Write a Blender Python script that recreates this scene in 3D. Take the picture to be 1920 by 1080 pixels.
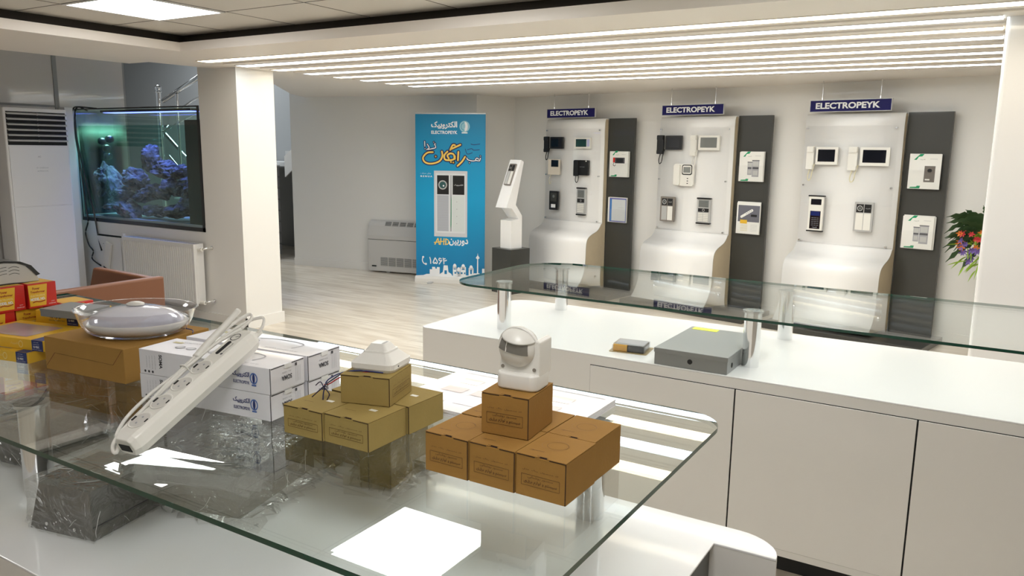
import bpy, bmesh, math, random
from mathutils import Vector, Matrix, noise
PI = math.pi
SC = bpy.context.scene
COL = SC.collection
V = Vector
for o in list(bpy.data.objects): bpy.data.objects.remove(o)

# ---------------------------------------------------------------- camera
CP, CR, CY, CF, CH = 0.174126, 0.0136148, 0.5498286, 1470.2, 1.58
def _axis(r, fw, u):
    cp, sp = math.cos(CP), math.sin(CP)
    x, y, z = r, -(u*cp + fw*sp), fw*cp - u*sp
    c, s = math.cos(CR), math.sin(CR)
    return (x*c - y*s, x*s + y*c, z)
AX, AY, AZ = _axis(math.cos(CY), -math.sin(CY), 0), _axis(math.sin(CY), math.cos(CY), 0), _axis(0, 0, 1)
right = V((AX[0], AY[0], AZ[0])); down = V((AX[1], AY[1], AZ[1])); fwd = V((AX[2], AY[2], AZ[2]))
cam = bpy.data.cameras.new('camera'); camo = bpy.data.objects.new('camera', cam); COL.objects.link(camo)
m = Matrix((right, -down, -fwd)).transposed().to_4x4(); m.translation = V((0, 0, CH)); camo.matrix_world = m
cam.sensor_width = 36; cam.lens = 36*CF/1920; cam.clip_start = 0.02; cam.clip_end = 100
SC.camera = camo
# ---------------------------------------------------------------- world, exposure
w = bpy.data.worlds.new('world'); SC.world = w; w.use_nodes = True
w.node_tree.nodes['Background'].inputs[0].default_value = (0.93, 0.96, 1.0, 1)
w.node_tree.nodes['Background'].inputs[1].default_value = 0.45
vs = SC.view_settings
vs.view_transform = 'Standard'; vs.look = 'None'; vs.gamma = 1; vs.exposure = 0.34; vs.use_curve_mapping = False
STRIP_E, PANEL_E = 7.6, 12.5

# ---------------------------------------------------------------- materials
MATS = {}
def mat(name, col, rough=0.5, metal=0.0, coat=0.0, bump=0.0, bscale=40.0, var=0.0, vscale=6.0, spec=0.5, emis=None, es=0.0, trans=0.0):
    if name in MATS: return MATS[name]
    M = bpy.data.materials.new(name); M.use_nodes = True; nt = M.node_tree
    b = nt.nodes['Principled BSDF']
    b.inputs['Base Color'].default_value = (*col, 1); b.inputs['Roughness'].default_value = rough
    b.inputs['Metallic'].default_value = metal; b.inputs['Coat Weight'].default_value = coat
    b.inputs['Coat Roughness'].default_value = 0.04; b.inputs['Specular IOR Level'].default_value = spec
    if trans: b.inputs['Transmission Weight'].default_value = trans
    if emis: b.inputs['Emission Color'].default_value = (*emis, 1); b.inputs['Emission Strength'].default_value = es
    tc = nt.nodes.new('ShaderNodeTexCoord')
    if var:
        n = nt.nodes.new('ShaderNodeTexNoise'); n.inputs['Scale'].default_value = vscale; n.inputs['Detail'].default_value = 5
        nt.links.new(tc.outputs['Object'], n.inputs['Vector'])
        mx = nt.nodes.new('ShaderNodeMix'); mx.data_type = 'RGBA'
        mx.inputs[6].default_value = (*[max(0, c*(1-var)) for c in col], 1); mx.inputs[7].default_value = (*[min(1, c*(1+var)) for c in col], 1)
        nt.links.new(n.outputs['Fac'], mx.inputs[0]); nt.links.new(mx.outputs[2], b.inputs['Base Color'])
    if bump:
        n = nt.nodes.new('ShaderNodeTexNoise'); n.inputs['Scale'].default_value = bscale; n.inputs['Detail'].default_value = 4
        nt.links.new(tc.outputs['Object'], n.inputs['Vector'])
        bp = nt.nodes.new('ShaderNodeBump'); bp.inputs['Strength'].default_value = bump; bp.inputs['Distance'].default_value = 0.01
        nt.links.new(n.outputs['Fac'], bp.inputs['Height']); nt.links.new(bp.outputs[0], b.inputs['Normal'])
    MATS[name] = M; return M
def clear(name, tint, ior=1.5, rough=0.0, bump=0.0, bscale=20, haze=0.0, hazecol=(1, 1, 1), gcol=(1, 1, 1)):
    """clear pane: straight-through transmission plus a Fresnel reflection, the same from either side"""
    if name in MATS: return MATS[name]
    M = bpy.data.materials.new(name); M.use_nodes = True; nt = M.node_tree; N = nt.nodes; L = nt.links
    N.remove(N['Principled BSDF']); out = N['Material Output']
    tr = N.new('ShaderNodeBsdfTransparent'); tr.inputs[0].default_value = (*tint, 1)
    gl = N.new('ShaderNodeBsdfGlossy'); gl.inputs['Roughness'].default_value = rough; gl.inputs['Color'].default_value = (*gcol, 1)
    fr = N.new('ShaderNodeFresnel'); geo = N.new('ShaderNodeNewGeometry')
    mr = N.new('ShaderNodeMapRange'); mr.inputs['To Min'].default_value = ior; mr.inputs['To Max'].default_value = 1/ior
    L.new(geo.outputs['Backfacing'], mr.inputs['Value']); L.new(mr.outputs[0], fr.inputs['IOR'])
    base = tr
    if haze:
        df = N.new('ShaderNodeBsdfDiffuse'); df.inputs[0].default_value = (*hazecol, 1)
        h = N.new('ShaderNodeMixShader'); h.inputs[0].default_value = haze; L.new(tr.outputs[0], h.inputs[1]); L.new(df.outputs[0], h.inputs[2]); base = h
    if bump:
        tc = N.new('ShaderNodeTexCoord'); n = N.new('ShaderNodeTexNoise'); n.inputs['Scale'].default_value = bscale; n.inputs['Detail'].default_value = 3
        n.inputs['Distortion'].default_value = 1.5
        L.new(tc.outputs['Object'], n.inputs['Vector']); bp = N.new('ShaderNodeBump'); bp.inputs['Strength'].default_value = bump; bp.inputs['Distance'].default_value = 0.03
        L.new(n.outputs['Fac'], bp.inputs['Height']); L.new(bp.outputs[0], gl.inputs['Normal']); L.new(bp.outputs[0], fr.inputs['Normal'])
    mx = N.new('ShaderNodeMixShader'); L.new(fr.outputs[0], mx.inputs[0]); L.new(base.outputs[0], mx.inputs[1]); L.new(gl.outputs[0], mx.inputs[2])
    L.new(mx.outputs[0], out.inputs[0]); MATS[name] = M; return M
def emit(name, col, s):
    if name in MATS: return MATS[name]
    M = bpy.data.materials.new(name); M.use_nodes = True; nt = M.node_tree
    nt.nodes.remove(nt.nodes['Principled BSDF']); e = nt.nodes.new('ShaderNodeEmission')
    e.inputs[0].default_value = (*col, 1); e.inputs[1].default_value = s
    nt.links.new(e.outputs[0], nt.nodes['Material Output'].inputs[0]); MATS[name] = M; return M

wallp = mat('wall paint', (.80, .785, .75), .35, coat=.25, bump=.02, bscale=3)
wallg = mat('wall grey', (.30, .31, .31), .45)
wallgl = mat('glossy wall panel', (.62, .60, .58), .12, coat=.5)
soff = mat('soffit paint', (.80, .75, .69), .5)
white = mat('white laminate', (.84, .84, .84), .22, coat=.25)
whitef = mat('off-white cabinet front', (.80, .785, .75), .3, coat=.15)
whiteb = mat('white acrylic sheet', (.90, .89, .87), .25, coat=.5)
plyw = mat('plywood edge', (.66, .55, .38), .55, var=.08, vscale=12)
dgrey = mat('dark grey laminate', (.043, .043, .038), .35, coat=.2)
black = mat('black plastic', (.012, .012, .013), .3, coat=.2)
dark = mat('dark recess', (.010, .010, .010), .7)
chrome = mat('polished steel', (.82, .83, .84), .10, metal=1)
brushed = mat('brushed steel', (.75, .76, .77), .22, metal=1)
plw = mat('white plastic', (.80, .78, .72), .35, coat=.1)
plg = mat('grey plastic', (.52, .52, .50), .4)
carton = mat('brown cardboard', (.335, .178, .045), .8, spec=.15, bump=.05, bscale=150, var=.06, vscale=30)
carto2 = mat('olive cardboard', (.35, .255, .085), .8, spec=.15, bump=.05, bscale=150, var=.06, vscale=30)
carto3 = mat('large carton board', (.37, .205, .055), .8, spec=.15, bump=.05, bscale=120, var=.06, vscale=20)
inkb = mat('brown ink', (.10, .045, .012), .8)
slit = mat('flap gap', (.035, .015, .006), .9)
boxw = mat('white glossy board', (.78, .77, .80), .3, coat=.3)
navy = mat('navy ink', (.02, .035, .16), .5)
ink = mat('dark grey ink', (.07, .07, .08), .6)
inkl = mat('light grey ink', (.38, .38, .40), .6)
yel = mat('yellow board', (.83, .50, .03), .35, coat=.3)
red = mat('red board', (.62, .02, .015), .3, coat=.3)
redd = mat('dark red board', (.30, .01, .012), .35, coat=.3)
orang = mat('orange print', (.80, .20, .02), .4)
signb = mat('sign blue', (.006, .004, .10), .5, spec=.3)
signw = mat('sign lettering', (.86, .87, .88), .35)
steelg = mat('grey painted steel', (.25, .26, .255), .38, coat=.15)
steeld = mat('dark grey cover', (.14, .135, .12), .4, coat=.1)
tan = mat('tan leather', (.20, .078, .036), .42, bump=.05, bscale=200)
tand = mat('brown leather inside', (.13, .045, .02), .5)
glassm = clear('clear counter glass', (.945, .975, .965), 1.50)
gedge = mat('green glass edge', (.0, .055, .032), .2, coat=.25)
gedge2 = clear('polished glass edge', (.55, .80, .72), 1.6)
wrap = clear('crinkled plastic wrap', (.93, .93, .92), 1.75, rough=.07, bump=.8, bscale=12, haze=.05)
glint = mat('film crease', (.75, .75, .74), .12, coat=1.0)  # pale colour for bright glints drawn on the creased film
shell = clear('clear plastic shell', (.93, .93, .95), 1.55, rough=.02, haze=.02)
acryl = clear('clear acrylic', (.995, .995, .995), 1.4)
tankg = clear('aquarium glass', (.90, .97, .95), 1.4)
tankw = clear('aquarium water', (.72, .88, .88), 1.05)
led_w = emit('warm led', (1.0, .88, .68), STRIP_E)
led_c = emit('cool led', (.77, .89, 1.0), STRIP_E)
led_p = emit('panel led', (.965, .955, .945), PANEL_E)

# floor: pale wood-look planks
def floor_mat():
    M = bpy.data.materials.new('pale wood floor'); M.use_nodes = True; nt = M.node_tree; N = nt.nodes; L = nt.links
    b = N['Principled BSDF']; tc = N.new('ShaderNodeTexCoord'); mp = N.new('ShaderNodeMapping')
    mp.inputs['Rotation'].default_value = (0, 0, 0.0); L.new(tc.outputs['Object'], mp.inputs[0])
    br = N.new('ShaderNodeTexBrick'); br.inputs['Scale'].default_value = 1; br.inputs['Brick Width'].default_value = 1.2; br.inputs['Row Height'].default_value = .19
    br.inputs['Mortar Size'].default_value = .0012; br.offset = .37
    br.inputs['Color1'].default_value = (.78, .72, .62, 1); br.inputs['Color2'].default_value = (.70, .63, .53, 1); br.inputs['Mortar'].default_value = (.40, .35, .29, 1)
    L.new(mp.outputs[0], br.inputs['Vector'])
    m2 = N.new('ShaderNodeMapping'); m2.inputs['Scale'].default_value = (1.2, 9, 1); L.new(tc.outputs['Object'], m2.inputs[0])
    n = N.new('ShaderNodeTexNoise'); n.inputs['Scale'].default_value = 1.6; n.inputs['Detail'].default_value = 7; n.inputs['Distortion'].default_value = .6
    L.new(m2.outputs[0], n.inputs['Vector'])
    cr = N.new('ShaderNodeValToRGB'); cr.color_ramp.elements[0].position = .35; cr.color_ramp.elements[0].color = (.72, .68, .62, 1); cr.color_ramp.elements[1].position = .62; cr.color_ramp.elements[1].color = (1, 1, 1, 1)
    L.new(n.outputs['Fac'], cr.inputs[0]); mx = N.new('ShaderNodeMix'); mx.data_type = 'RGBA'; mx.blend_type = 'MULTIPLY'; mx.inputs[0].default_value = .9
    L.new(br.outputs['Color'], mx.inputs[6]); L.new(cr.outputs[0], mx.inputs[7]); L.new(mx.outputs[2], b.inputs['Base Color'])
    b.inputs['Roughness'].default_value = .28; b.inputs['Coat Weight'].default_value = .15; b.inputs['Coat Roughness'].default_value = .15
    return M
def tile_mat():
    M = bpy.data.materials.new('perforated ceiling tile'); M.use_nodes = True; nt = M.node_tree; N = nt.nodes; L = nt.links
    b = N['Principled BSDF']; tc = N.new('ShaderNodeTexCoord')
    v = N.new('ShaderNodeTexVoronoi'); v.inputs['Scale'].default_value = 62; v.inputs['Randomness'].default_value = 0; L.new(tc.outputs['Object'], v.inputs['Vector'])
    cr = N.new('ShaderNodeValToRGB'); cr.color_ramp.elements[0].position = .16; cr.color_ramp.elements[0].color = (.34, .32, .29, 1); cr.color_ramp.elements[1].position = .26; cr.color_ramp.elements[1].color = (.60, .575, .53, 1)
    L.new(v.outputs['Distance'], cr.inputs[0]); L.new(cr.outputs[0], b.inputs['Base Color']); b.inputs['Roughness'].default_value = .7
    return M
def rock_mat():
    M = bpy.data.materials.new('reef rock'); M.use_nodes = True; nt = M.node_tree; N = nt.nodes; L = nt.links
    b = N['Principled BSDF']; tc = N.new('ShaderNodeTexCoord'); n = N.new('ShaderNodeTexNoise'); n.inputs['Scale'].default_value = 16; n.inputs['Detail'].default_value = 8
    L.new(tc.outputs['Object'], n.inputs['Vector']); cr = N.new('ShaderNodeValToRGB'); cr.color_ramp.elements[0].position = .35; cr.color_ramp.elements[0].color = (.03, .028, .028, 1)
    cr.color_ramp.elements[1].position = .7; cr.color_ramp.elements[1].color = (.26, .24, .30, 1); L.new(n.outputs['Fac'], cr.inputs[0]); L.new(cr.outputs[0], b.inputs['Base Color'])
    bp = N.new('ShaderNodeBump'); bp.inputs['Strength'].default_value = .9; bp.inputs['Distance'].default_value = .03; L.new(n.outputs['Fac'], bp.inputs['Height']); L.new(bp.outputs[0], b.inputs['Normal'])
    b.inputs['Roughness'].default_value = .8; return M
def banner_mat():
    M = bpy.data.materials.new('banner print blue'); M.use_nodes = True; nt = M.node_tree; N = nt.nodes; L = nt.links
    b = N['Principled BSDF']; tc = N.new('ShaderNodeTexCoord'); g = N.new('ShaderNodeSeparateXYZ'); L.new(tc.outputs['Object'], g.inputs[0])
    cr = N.new('ShaderNodeValToRGB'); cr.color_ramp.elements[0].position = .0; cr.color_ramp.elements[0].color = (.0, .17, .40, 1)
    e = cr.color_ramp.elements.new(.5); e.color = (.0, .34, .62, 1); cr.color_ramp.elements[-1].position = 1; cr.color_ramp.elements[-1].color = (.005, .22, .42, 1)
    mr = N.new('ShaderNodeMapRange'); mr.inputs['From Max'].default_value = 1.98; L.new(g.outputs['Z'], mr.inputs[0]); L.new(mr.outputs[0], cr.inputs[0])
    L.new(cr.outputs[0], b.inputs['Base Color']); b.inputs['Roughness'].default_value = .4; b.inputs['Coat Weight'].default_value = .1; return M
floorm, tilem, rockm, bannm = floor_mat(), tile_mat(), rock_mat(), banner_mat()

# ---------------------------------------------------------------- mesh helpers
class MB:
    def __init__(s): s.v, s.f, s.mi, s.mats, s.sm = [], [], [], [], []
    def mid(s, m):
        if m not in s.mats: s.mats.append(m)
        return s.mats.index(m)
    def add(s, vs, fs, m, smooth=False, M=None):
        o = len(s.v); k = s.mid(m)
        for p in vs: s.v.append(tuple(M @ V(p)) if M is not None else tuple(p))
        for f in fs: s.f.append([i+o for i in f]); s.mi.append(k); s.sm.append(smooth)
        return s
    def box(s, a, b, m, M=None):
        (x0, y0, z0), (x1, y1, z1) = a, b
        x0, x1 = min(x0, x1), max(x0, x1); y0, y1 = min(y0, y1), max(y0, y1); z0, z1 = min(z0, z1), max(z0, z1)
        return s.add([(x0,y0,z0),(x1,y0,z0),(x1,y1,z0),(x0,y1,z0),(x0,y0,z1),(x1,y0,z1),(x1,y1,z1),(x0,y1,z1)],
              [(3,2,1,0),(4,5,6,7),(0,1,5,4),(1,2,6,5),(2,3,7,6),(3,0,4,7)], m, M=M)
    def prism(s, poly, z0, z1, m, mside=None, M=None, smooth=False):
        """extrude an xy polygon (counter-clockwise) along z"""
        n = len(poly); vs = [(x, y, z0) for x, y in poly] + [(x, y, z1) for x, y in poly]
        s.add(vs, [tuple(reversed(range(n))), tuple(range(n, 2*n))], m, M=M)
        s.add(vs, [(i, (i+1) % n, n+(i+1) % n, n+i) for i in range(n)], mside or m, smooth, M=M)
        return s
    def cyl(s, c, r, h, m, n=24, r2=None, M=None, cap=True, smooth=True):
        r2 = r if r2 is None else r2; x, y, z = c
        a = [(x+r*math.cos(2*PI*i/n), y+r*math.sin(2*PI*i/n), z) for i in range(n)]
        b = [(x+r2*math.cos(2*PI*i/n), y+r2*math.sin(2*PI*i/n), z+h) for i in range(n)]
        s.add(a+b, [(i, (i+1) % n, n+(i+1) % n, n+i) for i in range(n)], m, smooth, M)
        if cap: s.add(a+b, [tuple(reversed(range(n))), tuple(range(n, 2*n))], m, False, M)
        return s
    def lathe(s, prof, m, n=32, M=None, sx=1, sy=1, smooth=True):
        vs = []
        for r, z in prof:
            for i in range(n): vs.append((sx*r*math.cos(2*PI*i/n), sy*r*math.sin(2*PI*i/n), z))
        fs = [(j*n+i, j*n+(i+1) % n, (j+1)*n+(i+1) % n, (j+1)*n+i) for j in range(len(prof)-1) for i in range(n)]
        return s.add(vs, fs, m, smooth, M)
    def tube(s, pts, r, m, n=8, M=None, smoothpath=True, taper=None):
        pts = [V(p) for p in pts]
        if smoothpath and len(pts) > 2:
            q = []
            for i in range(len(pts)-1):
                p0, p1, p2, p3 = pts[max(i-1, 0)], pts[i], pts[i+1], pts[min(i+2, len(pts)-1)]
                for k in range(6):
                    t = k/6; q.append(.5*((2*p1)+(p2-p0)*t+(2*p0-5*p1+4*p2-p3)*t*t+(3*p1-p0-3*p2+p3)*t**3))
            q.append(pts[-1]); pts = q
        vs = []; up = V((0, 0, 1))
        for i, p in enumerate(pts):
            d = (pts[min(i+1, len(pts)-1)]-pts[max(i-1, 0)])
            d = d.normalized() if d.length > 1e-9 else V((0, 0, 1))
            a = d.cross(up if abs(d.z) < .95 else V((1, 0, 0))).normalized(); b = d.cross(a)
            rr = r if taper is None else r*(1+(taper-1)*i/(len(pts)-1))
            for k in range(n): vs.append(p+a*rr*math.cos(2*PI*k/n)+b*rr*math.sin(2*PI*k/n))
        fs = [(j*n+k, j*n+(k+1) % n, (j+1)*n+(k+1) % n, (j+1)*n+k) for j in range(len(pts)-1) for k in range(n)]
        fs += [tuple(reversed(range(n))), tuple(range((len(pts)-1)*n, len(pts)*n))]
        return s.add(vs, fs, m, True, M)
    def text(s, body, size, m, M, width=None, bold=0.0, squash=1.0, depth=0.0):
        """flat lettering in the plane of M's x and y axes, centred on its origin"""
        vs, fs = text_geo(body, bold)
        if not vs: return s
        xs = [p[0] for p in vs]; ys = [p[1] for p in vs]; w, h = max(xs)-min(xs), max(ys)-min(ys)
        k = size/h; kx = (width/w) if width else k*squash
        cx, cy = (max(xs)+min(xs))/2, (max(ys)+min(ys))/2
        return s.add([((x-cx)*kx, (y-cy)*k, depth) for x, y in vs], fs, m, M=M)
    def poly(s, pts, m, M=None, depth=0.0):
        return s.add([(x, y, depth) for x, y in pts], [tuple(range(len(pts)))], m, M=M)
    def disc(s, c, r, m, M=None, depth=0.0, n=24, ri=None, ry=None):
        ry = ry or r
        if ri is None: return s.poly([(c[0]+r*math.cos(2*PI*i/n), c[1]+ry*math.sin(2*PI*i/n)) for i in range(n)], m, M, depth)
        vs = [(c[0]+q*r*math.cos(2*PI*i/n), c[1]+q*ry*math.sin(2*PI*i/n), depth) for q in (1, ri/r) for i in range(n)]
        return s.add(vs, [(i, (i+1) % n, n+(i+1) % n, n+i) for i in range(n)], m, M=M)
    def line(s, a, b, w, m, M=None, depth=0.0):
        a, b = V(a), V(b); d = (b-a).normalized(); p = V((-d.y, d.x))*w/2
        return s.poly([tuple(a-p), tuple(b-p), tuple(b+p), tuple(a+p)], m, M, depth)
    def rect(s, x0, y0, x1, y1, m, M=None, depth=0.0): return s.poly([(x0, y0), (x1, y0), (x1, y1), (x0, y1)], m, M, depth)
    def stroke(s, pts, w, m, M=None, depth=0.0):
        """rounded hand-drawn stroke in a plane"""
        pts = [V(p).to_3d() for p in pts]; q = []
        for i in range(len(pts)-1):
            p0, p1, p2, p3 = pts[max(i-1, 0)], pts[i], pts[i+1], pts[min(i+2, len(pts)-1)]
            for k in range(8):
                t = k/8; q.append(.5*((2*p1)+(p2-p0)*t+(2*p0-5*p1+4*p2-p3)*t*t+(3*p1-p0-3*p2+p3)*t**3))
        q.append(pts[-1]); vs = []
        for i, p in enumerate(q):
            d = (q[min(i+1, len(q)-1)]-q[max(i-1, 0)]); d = d.normalized() if d.length > 1e-9 else V((1, 0, 0))
            nn = V((-d.y, d.x, 0))*w/2; vs += [(p.x+nn.x, p.y+nn.y, depth), (p.x-nn.x, p.y-nn.y, depth)]
        s.add(vs, [(2*i, 2*i+1, 2*i+3, 2*i+2) for i in range(len(q)-1)], m, M=M)
        s.disc((q[0].x, q[0].y), w/2, m, M, depth, 12); s.disc((q[-1].x, q[-1].y), w/2, m, M, depth, 12)
        return s
    def build(s, name, parent=None, bevel=0.0, seg=2, label=None, loc=None, rot=None, sub=0):
        me = bpy.data.meshes.new(name); me.from_pydata(s.v, [], s.f)
        for mm in s.mats: me.materials.append(mm)
        for p, k, sm in zip(me.polygons, s.mi, s.sm): p.material_index = k; p.use_smooth = sm
        me.update(); o = bpy.data.objects.new(name, me); COL.objects.link(o)
        if parent: o.parent = parent
        if loc is not None: o.location = loc
        if rot is not None: o.rotation_euler = rot
        if bevel:
            bm = bmesh.new(); bm.from_mesh(me); bmesh.ops.remove_doubles(bm, verts=bm.verts, dist=1e-5); bm.to_mesh(me); bm.free()
            b = o.modifiers.new('bevel', 'BEVEL'); b.width = bevel; b.segments = seg; b.limit_method = 'ANGLE'; b.angle_limit = .7
        if sub:
            q = o.modifiers.new('sub', 'SUBSURF'); q.levels = q.render_levels = sub
        if label: o['label'] = label
        return o
_TC = {}
def text_geo(body, bold):
    key = (body, bold)
    if key not in _TC:
        c = bpy.data.curves.new('lettering', 'FONT'); c.body = body; c.offset = bold; c.resolution_u = 3
        o = bpy.data.objects.new('lettering', c); COL.objects.link(o); bpy.context.view_layer.update()
        me = bpy.data.meshes.new_from_object(o.evaluated_get(bpy.context.evaluated_depsgraph_get()))
        _TC[key] = ([(v.co.x, v.co.y) for v in me.vertices], [tuple(p.vertices) for p in me.polygons])
        bpy.data.objects.remove(o); bpy.data.curves.remove(c); bpy.data.meshes.remove(me)
    return _TC[key]
_AR = {'ا': (0xFE8D, 2), 'ب': (0xFE8F, 4), 'ت': (0xFE95, 4), 'د': (0xFEA9, 2), 'ر': (0xFEAD, 2), 'س': (0xFEB1, 4), 'ش': (0xFEB5, 4), 'ص': (0xFEB9, 4), 'ح': (0xFEA1, 4),
       'ل': (0xFEDD, 4), 'م': (0xFEE1, 4), 'ن': (0xFEE5, 4), 'ه': (0xFEE9, 4), 'و': (0xFEED, 2), 'ی': (0xFBFC, 4), 'ک': (0xFB8E, 4), 'گ': (0xFB92, 4), 'پ': (0xFB56, 4)}
def fa(t):
    """join the letters of right-to-left words and lay them out left to right"""
    o = []
    for i, c in enumerate(t):
        if c not in _AR: o.append(c); continue
        base, n = _AR[c]; prv = i > 0 and t[i-1] in _AR and _AR[t[i-1]][1] == 4; nxt = i < len(t)-1 and t[i+1] in _AR and n == 4
        o.append(chr(base + (3 if prv and nxt else 2 if nxt else 1 if prv else 0)))
    return ''.join(reversed(o))
def thing(name, label, cat, loc=(0, 0, 0), rz=0.0, group=None, rot=None):
    o = bpy.data.objects.new(name, None); COL.objects.link(o); o.empty_display_size = .05
    o.location = loc; o.rotation_euler = rot or (0, 0, rz); o['label'] = label; o['category'] = cat
    if group: o['group'] = group
    return o
def tag(o, label, cat, group=None, kind=None):
    o['label'] = label; o['category'] = cat
    if group: o['group'] = group
    if kind: o['kind'] = kind
    return o
def struct(o, label=None):
    o['kind'] = 'structure'
    if label: o['label'] = label
    return o
def copy_tree(o, parent=None):
    c = o.copy(); COL.objects.link(c); c.parent = parent
    for ch in list(o.children): copy_tree(ch, c)
    return c
def FR(o, x, y):
    """plane frame: origin o, axes x and y"""
    x, y = V(x).normalized(), V(y).normalized(); z = x.cross(y)
    M = Matrix((x, y, z)).transposed().to_4x4(); M.translation = V(o); return M
def front(o=(0, 0, 0)): return FR(o, (1, 0, 0), (0, 0, 1))            # a face looking at -y
def rightf(o=(0, 0, 0)): return FR(o, (0, 1, 0), (0, 0, 1))           # a face looking at +x
def topf(o=(0, 0, 0)): return FR(o, (1, 0, 0), (0, 1, 0))
def rrect(x0, y0, x1, y1, r, n=8, corners=(1, 1, 1, 1)):
    """counter-clockwise rounded rectangle; corners from x0y0"""
    P = []
    for k, (cx, cy, a) in enumerate(((x0, y0, PI), (x1, y0, 1.5*PI), (x1, y1, 0), (x0, y1, .5*PI))):
        rr = r*corners[k]
        if rr <= 0: P.append((cx, cy)); continue
        ox = cx+rr*(1 if cx == x0 else -1); oy = cy+rr*(1 if cy == y0 else -1)
        for i in range(n+1): t = a+PI/2*i/n; P.append((ox+rr*math.cos(t), oy+rr*math.sin(t)))
    return P

# ================================================================ SETTING
ZS = 2.225                      # underside of the plaster soffit
k_ = 1/math.hypot(1, .2)
U = V((k_, -.2*k_, 0)); NW = V((-.2*k_, -k_, 0)); ORG = V((-.712, 7.582, 0)); RZ = math.atan2(-.2, 1)   # display wall frame
def DW(u, v, z=0.0): return ORG + U*u + NW*v + V((0, 0, z))
struct(MB().box((-16, -6, -.1), (4, 13, 0), floorm).build('floor'))
# left wall with its glossy cladding
b = MB(); b.box((-8.1, -6, 0), (-7.915, 5.06, 3.0), wallgl)
b.box((-7.915, 4.335, 0), (-7.905, 4.375, 3.0), wallg); b.box((-7.915, -3, 1.93), (-7.907, 4.335, 1.95), wallg)
struct(b.build('wall_left'))
struct(MB().box((-7.915, 3.56, 0), (-7.86, 3.64, 1.9), mat('taupe trim', (.30, .26, .23), .5)).build('trim_1'))
struct(MB().box((-7.915, 4.36, 0), (-7.80, 4.44, 1.93), wallp).build('trim_2'))
# wall under the aquarium and pillar beside it
b = MB(); b.box((-7.915, 4.5, 0), (-5.96, 5.1, .822), wallp); struct(b.build('wall_aquarium'))
b = MB(); b.box((-5.96, 4.5, 0), (-5.47, 4.9, ZS+.02), wallp); struct(b.build('wall_pillar'))
b = MB(); b.box((-7.9, 4.485, 0), (-5.455, 4.5, .10), wallp).box((-5.47, 4.485, 0), (-5.455, 4.915, .10), wallp); struct(b.build('baseboard_pillar'))
# fan-coil wall (slightly turned), return and display wall
A = V((-8.07, 7.49, 0)); B = V((-5.43, 7.992, 0)); Cc = DW(-4.66, -.1); D = DW(2.2, -.1)
def wall(name, p, q, t=.15, z0=0, z1=3.0, m=wallp):
    d = (q-p).normalized(); n = V((-d.y, d.x, 0))*t
    return struct(MB().prism([(p.x, p.y), (q.x, q.y), (q.x+n.x, q.y+n.y), (p.x+n.x, p.y+n.y)], z0, z1, m).build(name))
def base(name, p, q, h=.10, t=.015):
    d = (q-p).normalized(); n = V((d.y, -d.x, 0))*t
    return struct(MB().prism([(p.x+n.x, p.y+n.y), (q.x+n.x, q.y+n.y), (q.x, q.y), (p.x, p.y)], 0, h, wallp).build(name))
wall('wall_back', A, B); base('baseboard_back', A, B)
wall('wall_return', B, Cc, .12); wall('wall_display', Cc, D); base('baseboard_display', Cc, D, .08)
# white clad pillar on the right
b = MB(); b.prism(rrect(-.045, 4.46, 1.2, 5.2, .02, 4), 0, ZS+.02, mat('white glossy cladding', (.84, .83, .82), .12, coat=.4)); struct(b.build('wall_column_right'))
struct(MB().box((3.2, -6, 0), (3.35, 9, 3.0), wallp).build('wall_right'))
struct(MB().box((-8.1, -5.2, 0), (3.35, -5.05, 3.0), wallp).build('wall_rear'))
# stair hall
struct(MB().box((-15, 8.9, 0), (-6.5, 9.05, 4.2), wallg).build('wall_stair'))
struct(MB().box((-15.1, 5.06, 0), (-15, 9.05, 4.2), wallg).build('wall_stair_left'))
struct(MB().box((-15.1, 5.06, 0), (-8.1, 5.2, 4.2), wallg).build('wall_stair_front'))
# ceilings: plaster soffit, tile ceiling behind it, stair hall ceiling
b = MB()
b.prism([(-6.06, -6), (-4.94, -6), (-4.94, 3.60), (-4.94, 3.94), (-6.06, 3.94)], ZS, 2.285, soff)
drv = mat('reveal shade', (.035, .028, .022), .8)  # shade of the ceiling recess put into a near-black strip
b.box((-6.06, -6, 2.2851), (-5.03, 3.94, 2.9), soff); b.box((-5.03, -6, 2.286), (-5.02, 3.70, 2.36), drv)
b.prism([(-4.94, 3.60), (3.2, 3.60), (3.2, 9.5), (-4.6, 9.5), (-5.6, 8.3), (-7.9, 7.65), (-7.56, 7.05), (-6.49, 5.80), (-5.5, 4.92), (-5.76, 4.46), (-5.80, 3.94), (-4.94, 3.94)], ZS, 2.285, soff)
b.prism([(-5.03, 3.70), (3.2, 3.70), (3.2, 9.5), (-4.6, 9.5), (-5.6, 8.3), (-7.9, 7.65), (-7.56, 7.05), (-6.49, 5.80), (-5.5, 4.92), (-5.76, 4.46), (-5.80, 3.94), (-5.03, 3.94)], 2.2851, 2.9, soff); b.box((-5.03, 3.69, 2.286), (3.2, 3.70, 2.36), drv)
GY0, GD = 4.10, .365
for i in range(8):     # shallow fins between the light channels
    y = GY0+GD*i; b.box((-5.3, y+.145, ZS-.010), (-.05 if i else 3.2, y+.165, ZS+.01), soff)
struct(b.build('ceiling_soffit'))
b = MB(); b.box((-5.02, -6, 2.345), (3.2, 3.69, 2.40), tilem)
TX, TY = -4.53, 3.16
gr = mat('ceiling grid line', (.10, .09, .08), .6)
for i in range(-1, 13):
    x = TX+.63*i
    if x > -5.02: b.box((x-.003, -6, 2.3435), (x+.003, 3.69, 2.346), gr)
for j in range(-1, 15):
    y = TY-.6*j
    if y < 3.59: b.box((-5.02, y-.003, 2.3435), (3.2, y+.003, 2.346), gr)
struct(b.build('ceiling_tiles'))
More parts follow.
